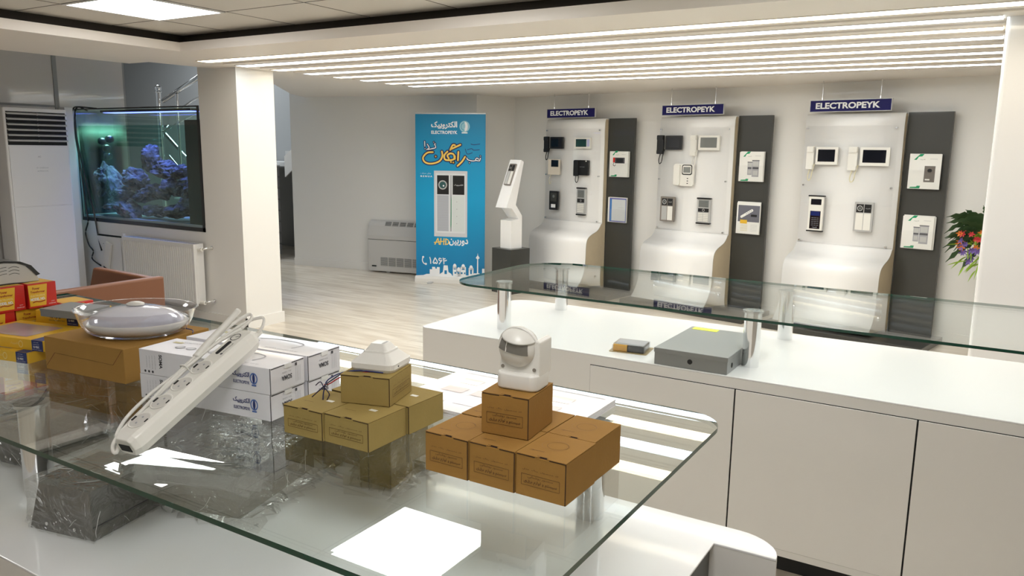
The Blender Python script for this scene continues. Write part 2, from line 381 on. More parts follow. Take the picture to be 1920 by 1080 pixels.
struct(MB().box((-8.1, -6, 2.9), (-4.9, 5.2, 2.95), wallp).build('ceiling_left'))
struct(MB().box((-15.1, 5.0, 3.9), (-5.5, 9.05, 3.95), wallg).build('ceiling_stair'))

# ---------------------------------------------------------------- lamps
def led_panel(cx, cy, label):
    t = thing('ceiling_light', label, 'ceiling light', (cx, cy, 2.343), group='recessed square led panels')
    b = MB(); 
    for a in ((-.31, -.30, -.285, .30), (.285, -.30, .31, .30), (-.285, -.30, .285, -.285), (-.285, .285, .285, .30)): b.box((a[0], a[1], -.006), (a[2], a[3], .0), white)
    b.build('frame', t); MB().box((-.288, -.288, -.004), (.288, .288, -.001), led_p).build('diffuser', t); return t
pl = {(0, 0): 'square white led ceiling panel above the left end of the glass counter', (1, 0): 'square led ceiling panel over the front glass counter, seen mirrored in the glass'}
for i in range(4):
    for j in range(3):
        if j and (i+j) % 2 == 0: continue
        led_panel(-4.215+1.9*i, 2.86-2.4*j, pl.get((i, j), ('square led ceiling panel in the front row of tiles outside the view' if j == 0 else 'square led ceiling panel in the rows of tiles behind the viewpoint')))
ends = ['farthest left-starting, nearest the tile ceiling', 'second from the tile ceiling', 'third from the tile ceiling', 'fourth from the tile ceiling', 'fourth from the display wall', 'third from the display wall', 'second from the display wall', 'nearest the display wall']
ends[0] = 'the one nearest the tile ceiling'
for i in range(8):
    y = GY0+GD*i; warm = i % 2 == 0; x1 = 3.1 if i == 0 else -.06
    t = thing('strip_light', ('long warm white' if warm else 'long cool white')+' led strip light in the soffit, '+ends[i], 'strip light', (-5.36, y, ZS), group='led strip lights in the soffit')
    L_ = x1+5.36
    MB().box((0, -.065, -.004), (L_, -.056, .0), soff).box((0, .056, -.004), (L_, .065, .0), soff).build('housing', t)
    MB().box((0, -.055, -.003), (L_, .055, -.001), led_w if warm else led_c).build('diffuser', t)
l = bpy.data.lights.new('stair_fill_light', 'AREA'); l.energy = 95; l.size = 1.2; l.color = (.9, .95, 1)  # unseen fill light added to brighten the stair hall, no fixture modelled
lo = bpy.data.objects.new('stair_fill_light', l); COL.objects.link(lo); lo.location = (-10.5, 7.2, 3.85)

# ================================================================ COUNTERS
def post(x, y, z, h, label, group, r=.033):
    t = thing('glass_support_post', label, 'post', (x, y, z), group=group)
    MB().cyl((0, 0, 0), r, h-.008, chrome, 40).build('tube', t)
    MB().cyl((0, 0, h-.008), r+.007, .008, brushed, 40).build('cap', t)
# back counter
t = thing('display_counter', 'long white counter with door fronts, standing between the room and the display stands', 'counter', (-1.0, 3.3, 0))
def loc(p): return [(x+1.0, y-3.3) for x, y in p]
X0, X1, Y0, Y1 = -2.27, 3.0, 2.87, 3.75
MB().prism(loc(rrect(X0, Y0, X1, Y1, .06, 8, (.6, 0, 0, 2.0))), .744, .75, white).build('worktop', t, bevel=.002)
b = MB(); b.prism(loc(rrect(X0, Y0, X1, Y1, .06, 8, (.6, 0, 0, 2.0))), .085, .744, whitef, smooth=True); b.build('carcass', t)
MB().prism(loc([(X0+.06, Y0+.06), (X1, Y0+.06), (X1, Y1-.06), (X0+.06, Y1-.06)]), 0, .085, dark).build('plinth', t)
for x0, x1 in ((-1.368, -.768), (-.762, -.152), (-.146, .46), (.466, 1.07)):
    MB().box((x0+1.0, Y0-3.3-.006, .115), (x1+1.0, Y0-3.3+.001, .703), whitef).box((x0+.997, Y0-3.3-.0008, .112), (x1+1.003, Y0-3.3+.0005, .706), dark).build('door', t, bevel=.0012)
for x, y, s in ((-1.917, 3.06, 'front left chrome post under the far glass shelf'), (-1.908, 3.615, 'rear left chrome post under the far glass shelf'), (-.765, 3.06, 'chrome post beside the grey metal box, under the far glass shelf'), (-.757, 3.615, 'rear chrome post right of the grey metal box under the far glass shelf'), (.4, 3.06, 'chrome post of the far glass shelf outside the view'), (.4, 3.615, 'rear chrome post of the far glass shelf outside the view')):
    post(x, y, .75, .226, s, 'posts of the far glass shelf')
def glass(name, label, x0, y0, x1, y1, r, corners, z, t_=.010):
    b = MB(); b.prism(rrect(x0, y0, x1, y1, r, 14, corners), z, z+t_, glassm, gedge)
    return tag(b.build(name), label, 'glass shelf')
glass('glass_shelf', 'clear glass shelf with green edge on chrome posts above the far white counter', -2.10, 2.845, 3.0, 3.72, .16, (1, 0, 0, 1.6), .976)
# front counter
t = thing('display_counter', 'white counter in the foreground with a rounded end, under the near glass top', 'counter', (-1.5, 1.2, 0))
def lc(p): return [(x+1.5, y-1.2) for x, y in p]
top = [(-4.2, .72), (-.444, .72), (-.444, 1.573), (-.313, 1.575)] + [(-.313-.10+.10*math.cos(a*PI/16), 1.575+.088*math.sin(a*PI/16)) for a in range(1, 9)] + [(-4.2, 1.663)]
MB().prism(lc(top), .745, .75, white).build('worktop', t, bevel=.0015)
bp_ = [(-4.2, 1.573), (-.313, 1.575)] + [(-.313-.10+.10*math.cos(a*PI/16), 1.575+.088*math.sin(a*PI/16)) for a in range(1, 9)] + [(-4.2, 1.663)]
MB().prism(lc(bp_), 0, .745, mat('beige inner panel', (.55, .50, .43), .4), whitef).build('back_panel', t)
b = MB(); b.box((-2.7, -.47, .08), (1.03, .373, .11), whitef).box((-2.7, -.48, .11), (1.03, -.46, .745), whitef)
for x in (-2.7, -1.5, -.3, 1.03): b.box((x, -.46, .08), (x+.018, .373, .745), dgrey)
b.box((-2.7, -.46, .40), (1.03, .373, .418), dgrey); b.build('carcass', t)
for x, y, s in ((-.728, 1.545, 'rear right chrome post under the near glass top, behind the brown sensor boxes'), (-1.895, .925, 'front left chrome post under the near glass top'), (-1.895, 1.545, 'rear left chrome post under the near glass top behind the wrapped boxes'), (-2.9, .925, 'chrome post of the near glass top outside the view')):
    post(x, y, .75, .228, s, 'posts of the near glass top')
GZ = .988
glass('glass_shelf', 'large clear glass top with green edge in the foreground carrying the stacked boxes', -3.15, .757, -.468, 1.71, .09, (0, 0, 1, 0), .978)

# ================================================================ BOXES ON THE NEAR GLASS
def small_box(name, label, x, y, w, d, h, rz, group, m, z=GZ, notch=True, text=True, ring=True, right=False):
    """carton with a tuck flap; x, y = near right corner"""
    t = thing(name, label, 'box', (x, y, z), rz, group)
    b = MB(); b.box((-w, 0, 0), (0, d, h-.002), m); b.build('body', t, bevel=.0012)
    b = MB(); q = [(-w, 0), (-w*.56, 0), (-w*.53, .004), (-w*.40, .004), (-w*.37, 0), (0, 0), (0, d), (-w, d)]
    b.prism(q, h-.0012, h, m); b.box((-w+.001, .0015, h-.0022), (-.001, d-.001, h-.0011), slit)
    b.box((-.0015, -.0006, .001), (.0, 0.0002, h-.002), slit); b.box((-w+.002, -.0006, h-.0026), (-w*.62, .0002, h-.0012), slit); b.box((-w*.33, -.0006, h-.0026), (-.001, .0002, h-.0012), slit); b.box((-w*.6, .0036, h-.0014), (-w*.37, .0042, h+.0002), slit)
    b.build('lid', t)
    b = MB()
    if text:
        F = front((-w/2, -.0008, h*.40)) if not right else rightf((.0008, d/2, h*.40)); ww = w if not right else d
        b.text(fa('کد محصول  رنگ  مدل'), h*.045, inkb, F @ Matrix.Translation((0, h*.26, 0)), width=ww*.72)
        b.text(fa('سنسور روشنایی'), h*.07, inkb, F @ Matrix.Translation((0, h*.09, 0)), width=ww*.5)
        b.text(fa('سیستم و لوازم برقی'), h*.11, inkb, F @ Matrix.Translation((0, -h*.03, 0)), width=ww*.66, bold=.01)
        r = ww*.38
        for a, c in (((-r, -h*.12), (r, -h*.12)), ((-r, h*.14), (r, h*.14)), ((-r, -h*.12), (-r, h*.14)), ((r, -h*.12), (r, h*.14))): b.line(a, c, .0007, inkb, F)
    if ring:
        F = topf((-w*.5, d*.55, h+.0006)); b.disc((0, 0), w*.2, inkb, F, 0, 28, w*.2-.0006, d*.16); b.disc((-w*.05, -d*.01), w*.25, mat('faint brown ink', (.30, .16, .055), .8), F, 0, 28, w*.25-.0006, d*.2)
        b.text(fa('سنسور'), .006, inkb, F @ Matrix.Translation((-w*.22, -d*.33, 0)), width=w*.28)
    elif ring is None:
        F = topf((-w*.5, d*.55, h+.0006)); b.text(fa('سنسور'), .005, inkb, F @ Matrix.Translation((-w*.22, -d*.2, 0)), width=w*.25)
        b.rect(.008, -.006, .026, .004, mat('white sticker', (.8, .78, .68), .5), F)
    b.build('print', t); return t
G = 'brown cardboard motion sensor boxes'
BX = [(-.764, 1.102, .096, .114, 'brown sensor box at the front left of the pyramid of brown boxes'),
      (-.6665, 1.104, .096, .114, 'brown sensor box in the middle of the front row of brown boxes'),
      (-.5665, 1.106, .0985, .114, 'brown sensor box at the front right corner of the brown boxes'),
      (-.5690, 1.222, .096, .114, 'brown sensor box at the back right of the brown boxes'),
      (-.6675, 1.221, .096, .114, 'brown sensor box in the middle of the back row, almost hidden by the raised box'),
      (-.7660, 1.221, .096, .114, 'brown sensor box at the back left of the brown boxes')]
for x, y, ww, d, lb in BX: small_box('sensor_box', lb, x, y, ww, d, .0765, 0, G, carton)
small_box('sensor_box', 'single brown sensor box raised on top of the others, carrying the motion sensor', -.673, 1.161, .0955, .112, .078, math.radians(6), G, carton, z=GZ+.0775, ring=False)
G = 'olive cardboard detector boxes'
small_box('detector_box', 'olive cardboard detector box at the front left, next to the white boxes', -1.121, 1.098, .108, .120, .0615, math.radians(2), G, carto2, ring=None)
small_box('detector_box', 'olive cardboard detector box at the front right of its group', -1.0025, 1.104, .117, .118, .0615, math.radians(1), G, carto2, ring=None)
small_box('detector_box', 'olive cardboard detector box at the back right of its group', -1.0, 1.226, .108, .120, .0615, 0, G, carto2, ring=None)
small_box('detector_box', 'olive cardboard detector box at the back left, mostly behind the raised one', -1.115, 1.226, .105, .120, .0615, 0, G, carto2, ring=None)
small_box('detector_box', 'olive cardboard detector box raised on top of the others under the alarm detector', -1.029, 1.200, .112, .118, .0615, math.radians(16.5), G, carto2, z=GZ+.0625, ring=False, right=True)

# white SOMA boxes: long face forward, two stacks of two
def logo(b, F, s, m, m2):
    """round company badge and its two lines of name"""
    b.text(fa('الکتروپیک'), s*.42, m, F @ Matrix.Translation((-s*.18, s*.20, 0)), width=s*1.35, bold=.03)
    b.text('ELECTROPEYK', s*.20, m, F @ Matrix.Translation((-s*.16, -s*.26, 0)), width=s*1.3, bold=.02)
    b.disc((s*.82, s*.06), s*.30, m2, F, 0, 28, s*.22, s*.36); b.disc((s*.82, s*.06), s*.10, m, F, .0001, 24, None, s*.3); b.rect(s*.64, -s*.42, s*1.0, -s*.32, m2, F)
def soma_box(label, x, y, z, rz):
    t = thing('power_strip_box', label, 'box', (x, y, z), rz, 'white boxes of power strips')
    w_, d, h = .392, .114, .0595
    MB().box((-w_, 0, 0), (0, d, h), boxw).build('body', t, bevel=.001)
    b = MB(); b.box((-.0008, .003, h-.0035), (.0008, d*.42, h-.002), dark).box((-.0008, d*.62, h-.0035), (.0008, d-.003, h-.002), dark); b.box((-.0006, -.0006, 0), (.0006, .0008, h), ink)
    b.box((-.001, d*.40, h-.010), (.0022, d*.60, h-.0012), mat('clear tape', (.85, .85, .84), .05, coat=1)); b.build('flap', t)
    b = MB(); F = front((-.075, -.0007, h*.5)); logo(b, F, .036, navy, mat('mid blue ink', (.10, .18, .45), .5))
    Fv = FR((-w_+.045, -.0007, h*.52), (0, 0, -1), (1, 0, 0))
    b.text('SOMA', .010, ink, Fv @ Matrix.Translation((-.004, .024, 0)), width=.034, bold=.03)
    for i in range(4): b.text('power strip with surge guard'[:22-i], .0032, inkl, Fv @ Matrix.Translation((0, .006-.009*i, 0)), width=.034-.002*i)
    for i in range(3): b.line((-w_+.009+.012*i-(-w_)-.392+.0, 0), (-.3, 0), .0001, ink, F) if False else b.disc((-w_+.018+.012*i+.075, -.022), .003, ink, F)
    Fr = FR((.0009, d*.5, h*.5), (0, -1, 0), (0, 0, -1))
    b.text('SOMA', .011, ink, Fr @ Matrix.Translation((.004, .002, 0)), width=.034, bold=.03); b.text('3m cable', .004, inkl, Fr @ Matrix.Translation((.004, -.010, 0)), width=.03)
    for i in range(4): b.line((-.026-.005*i, -.016), (-.026-.005*i, .020), .0008, inkl, Fr)
    b.rect(-.031, -.024, -.024, -.017, ink, Fr)
    Ft = topf((-w_*.5, d*.5, h+.0006))
    for q in range(4): b.disc((-w_*.30+.034*q, -.006), .013, inkl, Ft, 0, 24, None, .011); b.disc((-w_*.30+.034*q, -.006), .010, mat('pale grey ink', (.62, .62, .64), .5), Ft, .0002, 24, None, .008)
    b.stroke([(-.02, .02), (.02, .032), (.09, .03), (.12, .015), (.115, -.02)], .004, inkl, Ft); b.text(fa('الکتروپیک'), .012, inkl, Ft @ Matrix.Translation((-.125, .034, 0)), width=.06)
    b.text('SOMA power strip', .008, inkl, Ft @ Matrix.Translation((.10, -.040, 0)), width=.10); b.rect(-.17, .018, -.14, .030, mat('gold ink', (.55, .48, .22), .5), Ft)
    b.build('print', t); return t
ps_ = []
for k, (dy, nm) in enumerate(((0, 'front'), (.1185, 'rear'))):
    for j in range(2):
        a = math.radians(7.5 if k == 0 else 5)
        x, y = (-1.300, 1.122) if k == 0 else (-1.311, 1.243)
        if j: x += .002
        soma_box('white power strip box, '+('bottom' if not j else 'top')+' of the '+nm+' stack'+(' with the power strip leaning on it' if j and k == 0 else ''), x, y, GZ+.0602*j, a)

# large carton with lamp on top
t = thing('shipping_carton', 'large flat brown carton carrying the oval lamp in clear plastic', 'box', (-1.812, 1.109, GZ), math.radians(6))
MB().box((-.305, 0, 0), (0, .275, .090), carto3).build('body', t, bevel=.0015)
b = MB(); F = front((-.1525, -.0008, .045))
for a, c in (((-.148, -.034), (-.112, .004)), ((.112, .0), (.148, .042)), ((-.112, .004), (.112, .0))): b.line(a, c, .0011 if a[0]*c[0] > 0 else .0006, mat('dark red slit', (.12, .02, .01), .8) if a[0]*c[0] > 0 else slit, F)
b.build('flap_cuts', t)
t = thing('oval_ceiling_lamp', 'white oval lamp fixture in a clear plastic shell on the large brown carton', 'lamp', (-1.945, 1.235, GZ+.0905), math.radians(31))
SX, SY = .144, .118
b = MB(); b.lathe([(.0, .006), (.70, .006), (.86, .018), (.93, .034), (.90, .037), (.0, .037)], plw, 48, sx=SX, sy=SY); b.build('base', t)
b = MB(); b.lathe([(.86, .037), (.80, .050), (.62, .064), (.36, .074), (.0, .078)], mat('milky lamp cover', (.72, .72, .80), .12, coat=.6), 48, sx=SX, sy=SY); b.build('diffuser', t)
b = MB(); b.lathe([(.0, .077), (.20, .078), (.20, .082), (.12, .086), (.0, .087)], plw, 24, sx=.115, sy=.10); b.build('finial', t)
b = MB(); b.lathe([(.0, .001), (.72, .001), (.90, .012), (1.01, .040), (1.07, .068), (1.11, .070), (1.10, .072), (1.055, .070), (.99, .041)], shell, 56, sx=SX, sy=SY); b.build('clear_shell', t)
b = MB(); b.tube([(.10, .02, .012), (.135, .03, .004), (.15, .0, .002)], .0014, navy); b.build('wire', t)

# power strip leaning on the white boxes
Lp, Up = V((-1.375, .842, 1.0135)), V((-1.402, 1.166, 1.158))
ax = (Up-Lp).normalized(); roll = math.radians(-3)
wd = V((ax.y, -ax.x, 0)).normalized(); nn = wd.cross(ax).normalized()
if nn.z < 0: nn = -nn
wd2 = wd*math.cos(roll) - nn*math.sin(roll); nn2 = nn*math.cos(roll) + wd*math.sin(roll)
Mx = Matrix((wd2, ax, nn2)).transposed().to_4x4(); Mx.translation = Lp
t = thing('power_strip', 'white four socket power strip leaning on the white boxes with its cable coiled', 'power strip'); t.matrix_world = Mx
LL = .352; hw, hh = .032, .023
b = MB(); sec = [(-hw*.75, -hh), (hw*.75, -hh), (hw, -hh*.2), (hw*.86, hh*.75), (hw*.6, hh), (-hw*.6, hh), (-hw*.86, hh*.75), (-hw, -hh*.2)]
ns = len(sec); vs = []; ys = [(-.012, .80), (0, .96), (.012, 1), (LL-.035, 1), (LL-.012, .92), (LL, .70)]
for y, s in ys: vs += [(x*s, y, z*(s if s > .85 else .8)) for x, z in sec]
fs = [(j*ns+i, j*ns+(i+1) % ns, (j+1)*ns+(i+1) % ns, (j+1)*ns+i) for j in range(len(ys)-1) for i in range(ns)]
fs = [tuple(reversed(f)) for f in fs] + [tuple(range(ns)), tuple(reversed(range((len(ys)-1)*ns, len(ys)*ns)))]
b.add(vs, fs, plw); psh = b.build('housing', t, bevel=.002)
MB().box((-.016, -.0135, -.010), (.016, -.0115, .006), dark).build('end_slot', t, bevel=.003)
for i in range(4):
    y = .040+.0565*i; s_ = MB(); s_.lathe([(.0235, .0005), (.0235, .0012), (.0215, .0014), (.0205, .0004), (.0, .0004)], plw, 28, M=Matrix.Translation((-.003, y, hh)))
    s_.lathe([(.0, .0006), (.0200, .0006)], mat('socket recess', (.62, .60, .56), .35), 28, M=Matrix.Translation((-.003, y, hh)))
    s_.box((-.003-.0195, y-.005, hh), (-.003-.0155, y+.007, hh+.0022), dark); s_.box((-.003+.0165, y-.003, hh), (-.003+.0185, y+.006, hh+.0018), dark)
    for q in (-1, 1): s_.cyl((-.003, y+q*.0085, hh), .0022, .0014, inkl, 10)
    s_.build('socket', psh)
b = MB(); b.disc((-.004, .318), .0125, ink, Matrix.Translation((0, 0, hh+.0008)), 0, 28, .0105, None); b.line((-.004, .318), (.004, .322), .002, ink, Matrix.Translation((0, 0, hh+.0008))); b.build('switch_ring', t)
b = MB(); b.prism(rrect(-.0085, .256, .0005, .302, .0042), hh, hh+.0014, dark); b.build('indicator_window', t)
b = MB(); b.text('electropeyk', .005, ink, FR((.010, .280, hh+.0008), ax_ if False else (0, 1, 0), (-1, 0, 0)), width=.034); b.disc((.010, .258), .0032, ink, Matrix.Translation((0, 0, hh+.0008))); b.build('print', t)
b = MB()
for k in range(5): b.lathe([(.0052, 0), (.0062, .002), (.0052, .004)], plw, 14, M=FR((.010, LL+.002+.004*k, 0), (1, 0, 0), (0, 0, -1)))
b.build('strain_relief', t)
b = MB(); cb = .0037; cr_ = plw
b.tube([(.010, LL+.01, 0), (.018, LL+.030, .014), (.004, LL+.046, .022), (-.026, LL+.012, .024), (-.046, .27, .020), (-.052, .17, .012), (-.054, .05, .004), (-.046, -.006, -.004), (-.026, -.020, -.012), (-.038, .02, .004), (-.052, .10, .010), (-.056, .22, .020), (-.046, .32, .030), (-.028, LL+.035, .034), (-.010, LL+.030, .030), (-.014, LL-.004, .024)], cb, cr_, 10)
b.tube([(-.014, LL-.004, .024), (-.040, .29, .022), (-.050, .21, .018), (-.072, .13, .012), (-.082, .06, .0), (-.070, .018, -.010), (-.054, .04, -.002), (-.062, .12, .006), (-.060, .22, .016), (-.052, .24, .020)], cb, cr_, 10)
b.build('cable', t)
MB().tube([(-.040, .205, .010), (-.046, .205, .024), (-.062, .205, .024), (-.066, .205, .010)], .0016, plw).build('cable_tie', t)
b = MB(); b.tube([(-.052, .24, .020), (-.050, .285, .030), (-.044, .335, .040), (-.040, LL+.03, .050)], .0088, plw, 12, taper=.75); b.build('plug', t)

# motion sensor on the brown box
t = thing('motion_sensor', 'white swivel motion sensor standing on the raised brown box', 'motion sensor', (-.722, 1.222, GZ+.156), math.radians(6))
b = MB(); b.prism(rrect(-.042, -.034, .042, .036, .016), 0, .032, plw, smooth=True); b.build('base', t, bevel=.005, seg=3)
b = MB(); prof = [(-.042, .026), (.042, .026), (.042, .092), (.036, .096), (.030, .094), (.028, .070), (.016, .052), (.0, .046), (-.016, .050), (-.026, .062), (-.030, .086), (-.035, .082), (-.038, .055)]
b.prism([(x, -z) for x, z in reversed(prof)], -.020, .036, plw, M=Matrix(((1, 0, 0, 0), (0, 0, 1, 0), (0, -1, 0, 0), (0, 0, 0, 1)))); b.build('bracket', t, bevel=.003)
for x in (-.032, .032): MB().cyl((0, 0, 0), .0035, .001, mat('screw recess', (.25, .22, .18), .6), 14, M=FR((x, -.0335+.0125, .040), (1, 0, 0), (0, 0, 1))).build('screw_recess', t)
HM = Matrix.Translation((-.004, -.010, .078)) @ Matrix.Rotation(math.radians(9), 4, 'Y') @ Matrix.Rotation(math.radians(10), 4, 'X')
FM = HM @ FR((0, 0, 0), (1, 0, 0), (0, 0, 1))          # disc axis towards the viewer
b = MB(); b.lathe([(.0, -.036), (.016, -.033), (.028, -.024), (.0355, -.010), (.0375, .004), (.0365, .012), (.031, .022), (.018, .0285), (.0, .031)], plw, 44, M=FM); head_ = b.build('head', t)
b = MB(); b.lathe([(.0370, .004), (.0400, .006), (.0400, -.004), (.0370, -.006), (.0370, .004)], plw, 48, M=FM); b.build('head_ring', head_)
lensm = mat('smoky lens', (.20, .19, .165), .15, coat=.6); b = MB(); vs = []; nf = 16
def front_y(x, z):
    r = math.hypot(x, z)
    return -(.012+.0185*math.sqrt(max(0, 1-(r/.0372)**2)))-.0012
for j in range(5):
    z = -.001+.0205*j/4
    for i in range(nf+1): x = -.0300+.0600*i/nf; x = max(-1, min(1, x/.030))*(.030-.0035*(j/4)); vs.append((x, front_y(x, z)-.0006, z))
b.add(vs, [(k*(nf+1)+i, k*(nf+1)+i+1, (k+1)*(nf+1)+i+1, (k+1)*(nf+1)+i) for k in range(4) for i in range(nf)], lensm, True, HM); b.build('lens', head_)
b = MB(); b.add([(-.0135, front_y(-.0125, -.001)-.0014, -.001), (-.0115, front_y(-.0125, -.001)-.0014, -.001), (-.0115, front_y(-.0125, .0195)-.0014, .0195), (-.0135, front_y(-.0125, .0195)-.0014, .0195)], [(0, 1, 2, 3)], plw, M=HM); b.build('lens_rib', head_)
b = MB(); vs = []
for k in range(5):
    zz = (.0200, .0225, .029, .0345, .0375)[k]; rr = math.sqrt(max(.0, .0385**2-(zz-.0)**2)) if k < 4 else .006
    for i in range(25): a = PI+PI*i/24; vs.append((rr*math.cos(a)*1.03, rr*math.sin(a)*.98-.003, zz))
b.add(vs, [(k*25+i, k*25+i+1, (k+1)*25+i+1, (k+1)*25+i) for k in range(4) for i in range(24)] + [tuple(range(24, -1, -1))], plw, True, HM); b.build('visor', head_)

# alarm detector
t = thing('gas_detector', 'white square stepped detector with loose wires on the olive boxes', 'detector', (-1.105, 1.262, GZ+.1245), math.radians(14))
def frustum(b, h0, h1, a0, a1, m, M=None):
    p = rrect(-a0, -a0, a0, a0, a0*.3, 5); q = rrect(-a1, -a1, a1, a1, a1*.3, 5); n = len(p)
    vs = [(x, y, h0) for x, y in p]+[(x, y, h1) for x, y in q]
    b.add(vs, [(i, (i+1) % n, n+(i+1) % n, n+i) for i in range(n)] + [tuple(range(n, 2*n)), tuple(reversed(range(n)))], m, False, M)
b = MB(); frustum(b, 0, .006, .048, .051, plw); frustum(b, .006, .017, .051, .051, plw); b.build('base', t)
b = MB(); frustum(b, .017, .036, .050, .030, plw); b.build('cover', t)
b = MB(); frustum(b, .036, .040, .030, .029, plw); frustum(b, .040, .054, .026, .016, plw)
for i in range(5): b.box((.008, -.012+.005*i, .0538), (.014, -.010+.005*i, .0546), plg)
b.build('sensor_cap', t)
MB().cyl((0, 0, 0), .002, .001, dark, 10, M=FR((.0505, -.02, .010), (0, 1, 0), (0, 0, 1))).build('indicator', t)
for nm, c, pts in (('blue_wire', navy, [(.03, -.05, .001), (-.02, -.055, .002), (-.06, -.062, -.004), (-.085, -.08, -.018), (-.092, -.085, -.04), (-.097, -.082, -.062)]),
                   ('red_wire', mat('red cable', (.4, .01, .01), .4), [(.0, -.05, .001), (-.03, -.062, -.004), (-.06, -.07, -.012), (-.082, -.08, -.026), (-.10, -.07, -.032)]),
                   ('dark_wire', mat('dark violet cable', (.02, .015, .05), .4), [(-.01, -.045, .001), (-.05, -.06, -.001), (-.08, -.078, -.02), (-.09, -.09, -.03), (-.112, -.10, -.052)])):
    b = MB(); b.tube(pts, .0013, c, 6)
    if nm == 'dark_wire': b.tube([pts[3], (-.078, -.088, -.045), (-.082, -.09, -.058)], .0012, c, 6); b.tube([pts[3], (-.10, -.085, -.022), (-.11, -.088, -.03)], .0012, c, 6)
    b.build(nm, t)
# brochures lying behind the boxes
t = thing('catalogue_stack', 'flat stack of glossy white catalogues lying on the glass behind the brown boxes', 'catalogues', (-.717, 1.360, GZ), math.radians(0))
b = MB()
for i in range(5): b.box((-.445+.002*(i % 2), 0+.001*(i % 3), .0032*i), (-.001*(i % 2), .285, .0032*i+.003), mat('glossy paper', (.82, .81, .84), .15, coat=.6))
b.build('pages', t)
b = MB(); F = topf((-.22, .15, .0164)); pk = mat('pink print', (.76, .62, .60), .2, coat=.5); 
for i in range(4):
    for j in range(3): b.rect(-.17+.085*i, -.10+.07*j, -.11+.085*i, -.06+.07*j, pk, F)
b.rect(-.2, .12, .2, .122, inkl, F); b.build('print', t)

# yellow, red and grey boxes at the left
def yellow_box(label, x, y, z, rz, w_=.26, d=.14, h=.030, blue=True):
    t = thing('power_supply_box', label, 'box', (x, y, z), rz, 'yellow power supply boxes')
    b = MB(); b.box((-w_, 0, 0), (0, d, h), yel).build('body', t, bevel=.001)
    b = MB(); F = front((0, -.0007, 0)); T = topf((0, 0, h+.0006)); W_ = mat('white ink', (.85, .85, .85), .5)
    b.rect(-.047, 0, -.006, h, navy, F); b.rect(-.047, 0, -.006, .05, navy, T)
    b.text('power supply', .003, W_, F @ Matrix.Translation((-.030, h*.82, .0003)), width=.018); b.text('switching mode', .003, W_, F @ Matrix.Translation((-.030, h*.62, .0003)), width=.022)
    b.text('12 VDC', .006, W_, F @ Matrix.Translation((-.030, h*.38, .0003)), width=.022, bold=.04); b.text('electronic adaptor', .003, W_, F @ Matrix.Translation((-.028, h*.14, .0003)), width=.034)
    b.disc((-.088, h*.5), .008, mat('pale yellow ink', (.88, .70, .25), .4), F, 0, 24, .006, .010); b.text(fa('الکتروپیک'), .008, MATS['pale yellow ink'], F @ Matrix.Translation((-.112, h*.5, 0)), width=.03)
    b.text('12 VDC', h*.3, ink, F @ Matrix.Translation((-w_+.075, h*.62, 0)), width=.04, bold=.03); b.text('electronic adaptor input', h*.14, ink, F @ Matrix.Translation((-w_+.08, h*.3, 0)), width=.06)
    b.rect(-w_+.02, .02, -.09, d-.03, mat('grey print patch', (.40, .36, .38), .3, coat=.4), T)
    b.build('print', t); return t
yellow_box('yellow power supply box with blue label lying lowest on the glass at the left edge', -2.200, 1.076, GZ, math.radians(12), .30, .20)
yellow_box('yellow power supply box on top of the lowest one beside the large brown carton', -2.172, 1.106, GZ+.0305, math.radians(12), .30, .17)
yellow_box('yellow box under the one with the grey box, partly hidden by the large carton', -2.262, 1.345, GZ, math.radians(16), .30, .14, .0465)
yellow_box('yellow power supply box directly under the flat grey box', -2.300, 1.262, GZ+.062, math.radians(16), .215, .13, .031) if False else yellow_box('yellow power supply box directly under the flat grey box', -2.330, 1.295, GZ+.047, math.radians(16), .165, .13, .040)
t = thing('flat_grey_box', 'flat plain grey metal box on the yellow boxes', 'box', (-2.235, 1.245, GZ+.0875), math.radians(14))
b = MB(); b.box((-.150, 0, 0), (0, .11, .022), steelg); b.build('body', t, bevel=.0015); MB().box((-.151, -.001, .017), (.001, .111, .0235), steelg).build('lid', t, bevel=.001)
def red_box(label, x, y, z, w_=.085, h=.0765):
    """x = face towards the camera side (+x), y = near left"""
    t = thing('transformer_box', label, 'box', (x, y, z), 0, 'red and yellow transformer boxes')
    MB().box((-.10, 0, 0), (0, w_, h), red).build('body', t, bevel=.001)
    b = MB(); F = rightf((.0008, 0, 0)); b.poly([(.003, .006), (w_*.60, .006), (w_*.68, h-.004), (.0, h-.004)], yel, F)
    b.text('Power', .008, mat('dark red ink', (.35, .03, .01), .5), F @ Matrix.Translation((w_*.28, h*.80, .0003)), width=.022, bold=.03); b.text('Transformer', .007, MATS['dark red ink'], F @ Matrix.Translation((w_*.33, h*.66, .0003)), width=.044, bold=.03)
    b.text('ELECTROPEYK', .006, MATS['pale yellow ink'], F @ Matrix.Translation((w_*.33, h*.50, .0003)), width=.044, bold=.03)
    b.text('MODEL NO.', .009, mat('white ink', (.85, .85, .85), .5), F @ Matrix.Translation((w_*.32, h*.36, .0003)), width=.044, bold=.05); b.stroke([(.012, .018), (.022, .02), (.034, .018), (.048, .021)], .003, MATS['dark red ink'], F, .0003)
    b.text('power', .003, MATS['white ink'], F @ Matrix.Translation((w_*.85, h*.20, .0003)), width=.010); b.text('transformer', .004, MATS['white ink'], F @ Matrix.Translation((w_*.82, h*.12, .0003)), width=.022)
    b.rect(0, 0, w_, h, redd, FR((-.10, 0, 0), (1, 0, 0), (0, 0, 1)) @ Matrix.Translation((0, 0, .0008)) @ Matrix.Scale(1, 4)) if False else None
    b.add([(-.10, .004, h+.0006), (-.006, .004, h+.0006), (-.006, w_-.004, h+.0006), (-.10, w_-.004, h+.0006)], [(0, 1, 2, 3)], yel)
    b.build('print', t); return t
red_box('red and yellow transformer box on the upper layer, the right one under the curved device', -2.508, 1.243, GZ+.0885)
